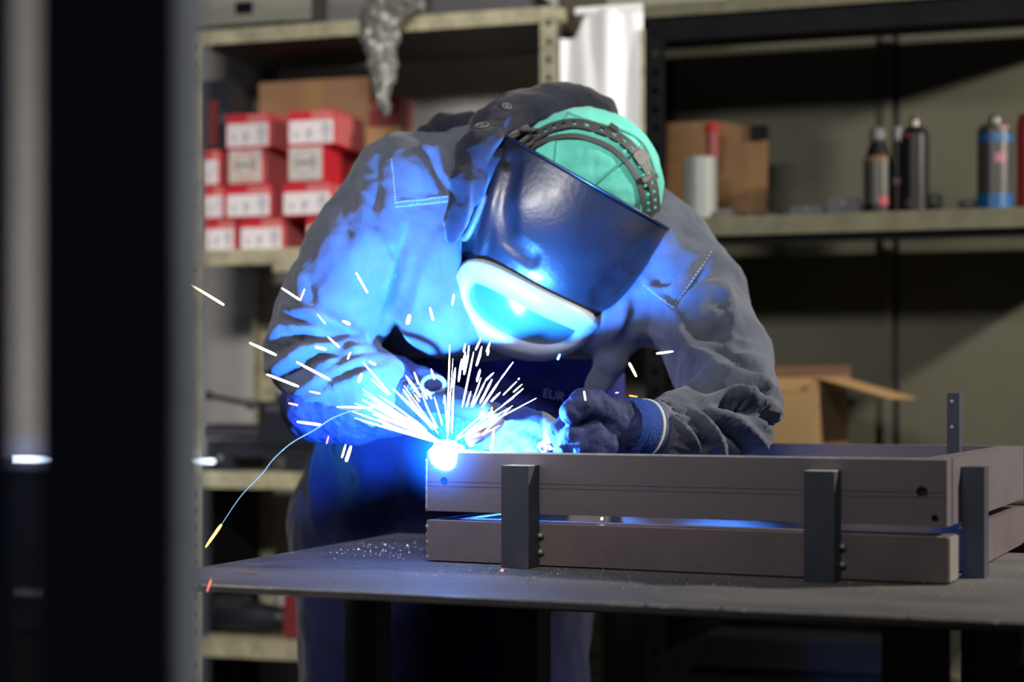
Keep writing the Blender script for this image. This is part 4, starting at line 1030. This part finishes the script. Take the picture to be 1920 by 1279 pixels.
rg.chain(w_([(1022, 838, 2.082, .008), (1042, 826, 2.078, .009), (1068, 838, 2.07, .008)]), 0)
V, Q = rg.net(1); V = V + normals(V, Q) * (fbm(V, (90, 90, 90), 1) * .004)[:, None]
t = empty('rag', W(1045, 838, 2.075), 0, 'small crumpled pale rag tucked between the two gloves', 'rag'); mob('cloth', V - np.array(t.location), Q, 'plastic_white', t)

arc = empty('welding_arc', AP, 0, 'blinding white welding arc burning at the corner of the frame', 'arc')
def blob(name, c, r, m, sd, amp):
    bm = bmesh.new(); bmesh.ops.create_icosphere(bm, subdivisions=3, radius=1)
    for v in bm.verts:
        n = v.co.normalized(); k = 1 + amp * mnoise.noise(n * 3.1 + Vector((sd, 0, 0))) + amp * .6 * mnoise.noise(n * 8)
        v.co = Vector((n.x * r[0] * k, n.y * r[1] * k, n.z * r[2] * k)) + c
    return ob(name, bm, m, arc, smooth=True)
fq = Matrix.Rotation(FY, 3, 'Z')
def fp(x, y, z): return Vector(fr.location) + fq @ Vector((x, y, z)) - AP
blob('arc_core', fp(.030, .0235, Z1 + .0042), (.0105, .0062, .0045), 'arc', 0, .12)
blob('weld_pool', fp(.028, .0005, Z1 - .004), (.021, .0095, .019), 'weld_pool', 2, .22)
# added lens bloom: an emitting blue ball round the arc that fades outwards
vm = bpy.data.materials.new('arc_bloom'); vm.use_nodes = True; nt = vm.node_tree; nt.nodes.remove(nt.nodes['Principled BSDF'])
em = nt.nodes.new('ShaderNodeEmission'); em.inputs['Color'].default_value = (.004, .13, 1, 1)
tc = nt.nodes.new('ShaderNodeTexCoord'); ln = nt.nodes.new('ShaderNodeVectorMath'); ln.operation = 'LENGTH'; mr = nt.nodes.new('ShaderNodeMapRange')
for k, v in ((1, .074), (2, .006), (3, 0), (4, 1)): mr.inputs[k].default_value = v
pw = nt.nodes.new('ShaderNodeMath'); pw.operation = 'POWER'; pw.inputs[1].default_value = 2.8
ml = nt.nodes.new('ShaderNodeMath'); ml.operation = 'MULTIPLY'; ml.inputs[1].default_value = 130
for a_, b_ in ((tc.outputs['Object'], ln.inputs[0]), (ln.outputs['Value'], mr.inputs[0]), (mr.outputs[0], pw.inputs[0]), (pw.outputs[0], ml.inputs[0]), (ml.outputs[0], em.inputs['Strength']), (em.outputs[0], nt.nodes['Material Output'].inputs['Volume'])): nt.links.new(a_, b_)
MATS['arc_bloom'] = vm
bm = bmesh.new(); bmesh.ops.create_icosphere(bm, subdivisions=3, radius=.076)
vp = ob('bloom_ball', bm, 'arc_bloom', arc, smooth=True); vp.location = fp(.026, .004, Z1 - .002)

GRP = 'sparks bursting out of the welding arc'
def spark(p0, p1, m='spark_white', w=2.2, D0=None, D1=None, label=None, group=None, taper=(.45, 1, .25), name='spark'):
    """one incandescent droplet trail; p0 is the end nearer the arc"""
    a, b = W(p0[0], p0[1], D0 or 2.02), W(p1[0], p1[1], D1 or 2.0); r = w * a.y / F
    o = ob(name, tube([a - a, (b - a) * .12, (b - a) * .75, b - a], [r * taper[0], r * taper[1], r * taper[1] * .9, r * taper[2]], 6), m)
    o.location = a; return tagged(o, label, 'spark', group)
def fan_label(p, q, w):
    a = math.degrees(math.atan2(836 - q[1], q[0] - 838)); L = math.hypot(q[0] - p[0], q[1] - p[1]); R_ = math.hypot(q[0] - 838, q[1] - 836)
    dr = 'low over the gauntlet' if a > 147 else 'towards the bunched sleeve' if a > 112 else 'straight up under the helmet' if a > 68 else 'slanting over the gloved fingers' if a > 42 else 'low over the knit-wrist glove'
    sz_ = 'long' if L > 75 else 'medium' if L > 38 else 'short'; th = 'thick' if w > 1.75 else 'thin'
    fr_ = 'at the fan rim' if R_ > 120 else 'near the arc'
    lb = '%s %s white spark flying %s, %s' % (sz_, th, dr, fr_)
    return dict(label=lb, group='sparks %s, %s' % (dr, fr_))
C2 = lambda x, y: (680 + x / 5.8125, 660 + y / 5.8125)
fan = [((300, 460), (0, 110), 1.6), ((280, 470), (90, 290), 1.2), ((560, 840), (0, 520), 2.2), ((600, 800), (20, 460), 1.5), ((640, 800), (190, 480), 1.5), ((700, 920), (0, 590), 1.4), ((680, 950), (40, 700), 1.8), ((640, 890), (110, 680), 2.0),
 ((800, 830), (330, 400), 1.4), ((720, 780), (370, 440), 2.2), ((630, 490), (470, 260), 2.6), ((620, 540), (560, 460), 1.8), ((610, 350), (560, 220), 1.8), ((700, 510), (630, 360), 2.2), ((800, 820), (640, 450), 1.2), ((750, 510), (700, 410), 1.6), ((780, 300), (745, 185), 1.9),
 ((870, 800), (780, 490), 1.4), ((985, 400), (1010, 170), 2.1), ((970, 880), (990, 380), 1.7), ((1045, 325), (1080, 75), 2.0), ((1090, 190), (1120, 0), 2.1), ((1105, 245), (1155, 0), 2.1), ((1085, 600), (1210, 0), 1.6), ((1240, 150), (1290, 0), 2.0), ((1360, 35), (1375, -30), 1.8),
 ((1245, 320), (1280, 190), 2.1), ((1180, 600), (1290, 280), 1.6), ((1340, 310), (1430, 225), 1.7), ((1200, 600), (1340, 310), 1.5), ((1280, 560), (1410, 300), 2.0), ((1500, 300), (1640, 110), 1.2), ((1300, 600), (1500, 300), 2.0), ((1400, 540), (1500, 440), 1.8), ((1530, 470), (1680, 320), 1.1),
 ((1640, 440), (1740, 350), 1.1), ((1520, 590), (1750, 400), 1.2), ((1300, 900), (1610, 610), 1.2), ((1390, 800), (1410, 600), 2.0), ((1290, 910), (1490, 800), 1.2), ((1400, 1070), (1430, 850), 2.2), ((1130, 600), (1180, 430), 1.8), ((885, 560), (890, 470), 1.2), ((1695, 300), (1710, 285), 1.2),
 ((650, 700), (440, 410), 1.8), ((1240, 150), (1300, -60), 1.6), ((1100, 0), (1120, -90), 1.8), ((1150, 0), (1160, -70), 1.4), ((1350, 0), (1390, -110), 2.0), ((1230, -20), (1290, -150), 1.8), ((560, 760), (190, 600), 1.6), ((540, 900), (160, 730), 1.3)]
for a, b, w in fan:
    p, q = C2(*a), C2(*b); dd = rng.uniform(-.03, .05)
    spark(p, q, w=w, D0=2.05, D1=2.03 + dd, **fan_label(p, q, w))
for k in range(44):
    ang = rng.choice([rng.uniform(142, 166), rng.uniform(118, 148), rng.uniform(50, 120), rng.uniform(22, 60)], p=[.42, .24, .22, .12]); a = R(ang)
    l0 = rng.uniform(8, 50); l1 = l0 + rng.gamma(2.2, 32); c = (838, 836)
    if l1 > 190: l1 = 190
    p, q, w = (c[0] + l0 * math.cos(a), c[1] - l0 * math.sin(a)), (c[0] + l1 * math.cos(a), c[1] - l1 * math.sin(a)), rng.uniform(.7, 1.6)
    spark(p, q, w=w, D0=2.055, D1=2.055 - rng.uniform(-.03, .05), **fan_label(p, q, w))
loose = [
 ((420, 572), (357, 533), 'spark_warm', 2.2, 'long orange-white spark flying beside the edge of the wide dark post'),
 ((563, 563), (528, 540), 'spark_warm', 1.9, 'white spark bouncing off the jacket elbow, long arm of a V'),
 ((563, 563), (571, 542), 'spark_orange', 1.5, 'short orange spark, small arm of the V at the jacket elbow'),
 ((518, 666), (468, 643), 'spark_white', 2.2, 'white spark leaving the outer edge of the bunched sleeve'),
 ((618, 712), (556, 679), 'spark_white', 2.2, 'long white spark crossing the bunched blue sleeve folds'),
 ((560, 725), (500, 702), 'spark_white', 2.2, 'long white spark at the underside of the bunched elbow'),
 ((602, 797), (557, 791), 'spark_white', 2.4, 'flat white spark just over the thin curled spark trail'),
 ((689, 549), (668, 512), 'spark_white', 1.8, 'pale spark before the brightly lit upper sleeve'),
 ((764, 607), (768, 591), 'spark_white', 3.6, 'fat short white spark blob on the lit jacket front'),
 ((812, 600), (806, 577), 'spark_white', 2.2, 'short white spark on the lit jacket front beside the helmet'),
 ((848, 572), (851, 553), 'spark_white', 1.6, 'tiny upright white spark along the helmet edge'),
 ((611, 655), (592, 651), 'spark_white', 2.6, 'short level white spark on the bunched sleeve'),
 ((656, 608), (643, 602), 'spark_white', 2.6, 'short white spark where sleeve folds meet the jacket front'),
 ((636, 651), (615, 632), 'spark_white', 1.6, 'thin slanting white spark on the bunched sleeve'),
 ((610, 607), (595, 590), 'spark_lilac', 1.3, 'faint lilac spark on the sleeve over the folds'),
 ((652, 673), (657, 661), 'spark_white', 1.6, 'tiny upright white spark over the gauntlet cuff'),
 ((704, 684), (693, 678), 'spark_white', 1.9, 'tiny white spark at the top of the gauntlet cuff'),
 ((673, 716), (678, 701), 'spark_pink', 3.0, 'short pinkish white spark blob on the gauntlet cuff'),
 ((641, 858), (648, 834), 'spark_yellow', 1.9, 'upright yellow spark, slimmer one of a pair before the overalls'),
 ((649, 865), (658, 837), 'spark_warm', 3.0, 'upright orange-white spark, fatter one of a pair before the overalls'),
 ((600, 738), (580, 734), 'spark_orange', 1.7, 'short orange spark under the elbow, close to the gauntlet'),
 ((558, 760), (541, 756), 'spark_orange', 1.7, 'short orange spark over the dark bench vise'),
 ((612, 832), (616, 818), 'spark_red', 1.2, 'dim pink spark before the dark overalls'),
 ((1231, 663), (1262, 659), 'spark_pink', 2.0, 'level pink spark on the grey sleeve'),
 ((1180, 681), (1193, 706), 'spark_pink', 2.6, 'slanting pinkish white spark in the dark gap beside the grey sleeve'),
 ((1095, 734), (1098, 751), 'spark_yellow', 1.9, 'short yellow spark over the thumb of the knit-wrist glove'),
 ((1180, 742), (1195, 744), 'spark_orange', 1.4, 'short orange spark low in the dark gap beside the grey sleeve'),
 ((1154, 737), (1160, 736), 'spark_lilac', 1.2, 'tiny faint spark in the dark gap over the knit-wrist glove'),
 ((1022, 839), (1024, 837), 'spark_pink', 4.0, 'glowing pink dot beside the pale rag'),
 ((941, 1071), (942, 1068), 'spark_red', 2.6, 'glowing red dot at the foot of the upright stub'),
 ((389, 1109), (396, 1087), 'spark_red', 1.0, 'thin red spark crossing the bench edge by the post'),
 ((1128, 974), (1129, 971), 'spark_warm', 2.2, 'orange dot in the gap between the two frame rails'),
 ((1046, 674), (1050, 664), 'spark_blue', 2.6, 'pale blue droplet under the helmet chin'),
 ((700, 765), (632, 763), 'spark_white', 1.8, 'long white spark reaching furthest over the gauntlet')]
for a, b, m, w, lb in loose:
    D = {941: 1.985, 389: 1.80, 1128: 2.035, 1022: 2.062}.get(a[0], 2.02)
    spark(a, b, m, w, D, D - .01, lb, taper=(.7, 1, .6))
hw = empty('spark_trail', W(415, 984, 2.0), 0, 'thin curling pale spark trail ending in a thick glowing orange tip', 'spark')  # trail of a flying spark, built as a solid glowing filament
q0 = Vector(hw.location); P = smoothline([(W(*p, 2.0) - q0) for p in ((415, 984), (452, 930), (492, 888), (512, 862), (545, 832), (590, 806), (622, 785), (655, 772), (676, 768), (682, 760))], 6)
ob('thin_tail', tube(P, [(.45 + .75 * i / len(P)) * 2.0 / F for i in range(len(P))], 6), 'spark_blue', hw, smooth=True)
ob('glowing_tip', tube([Vector(), (W(410, 991, 2.0) - q0), (W(394, 1014, 2.0) - q0), (W(386, 1026, 2.0) - q0)], [1.6 * 2 / F, 2.5 * 2 / F, 2.2 * 2 / F, 1.2 * 2 / F], 8), 'spark_glow', hw, smooth=True)
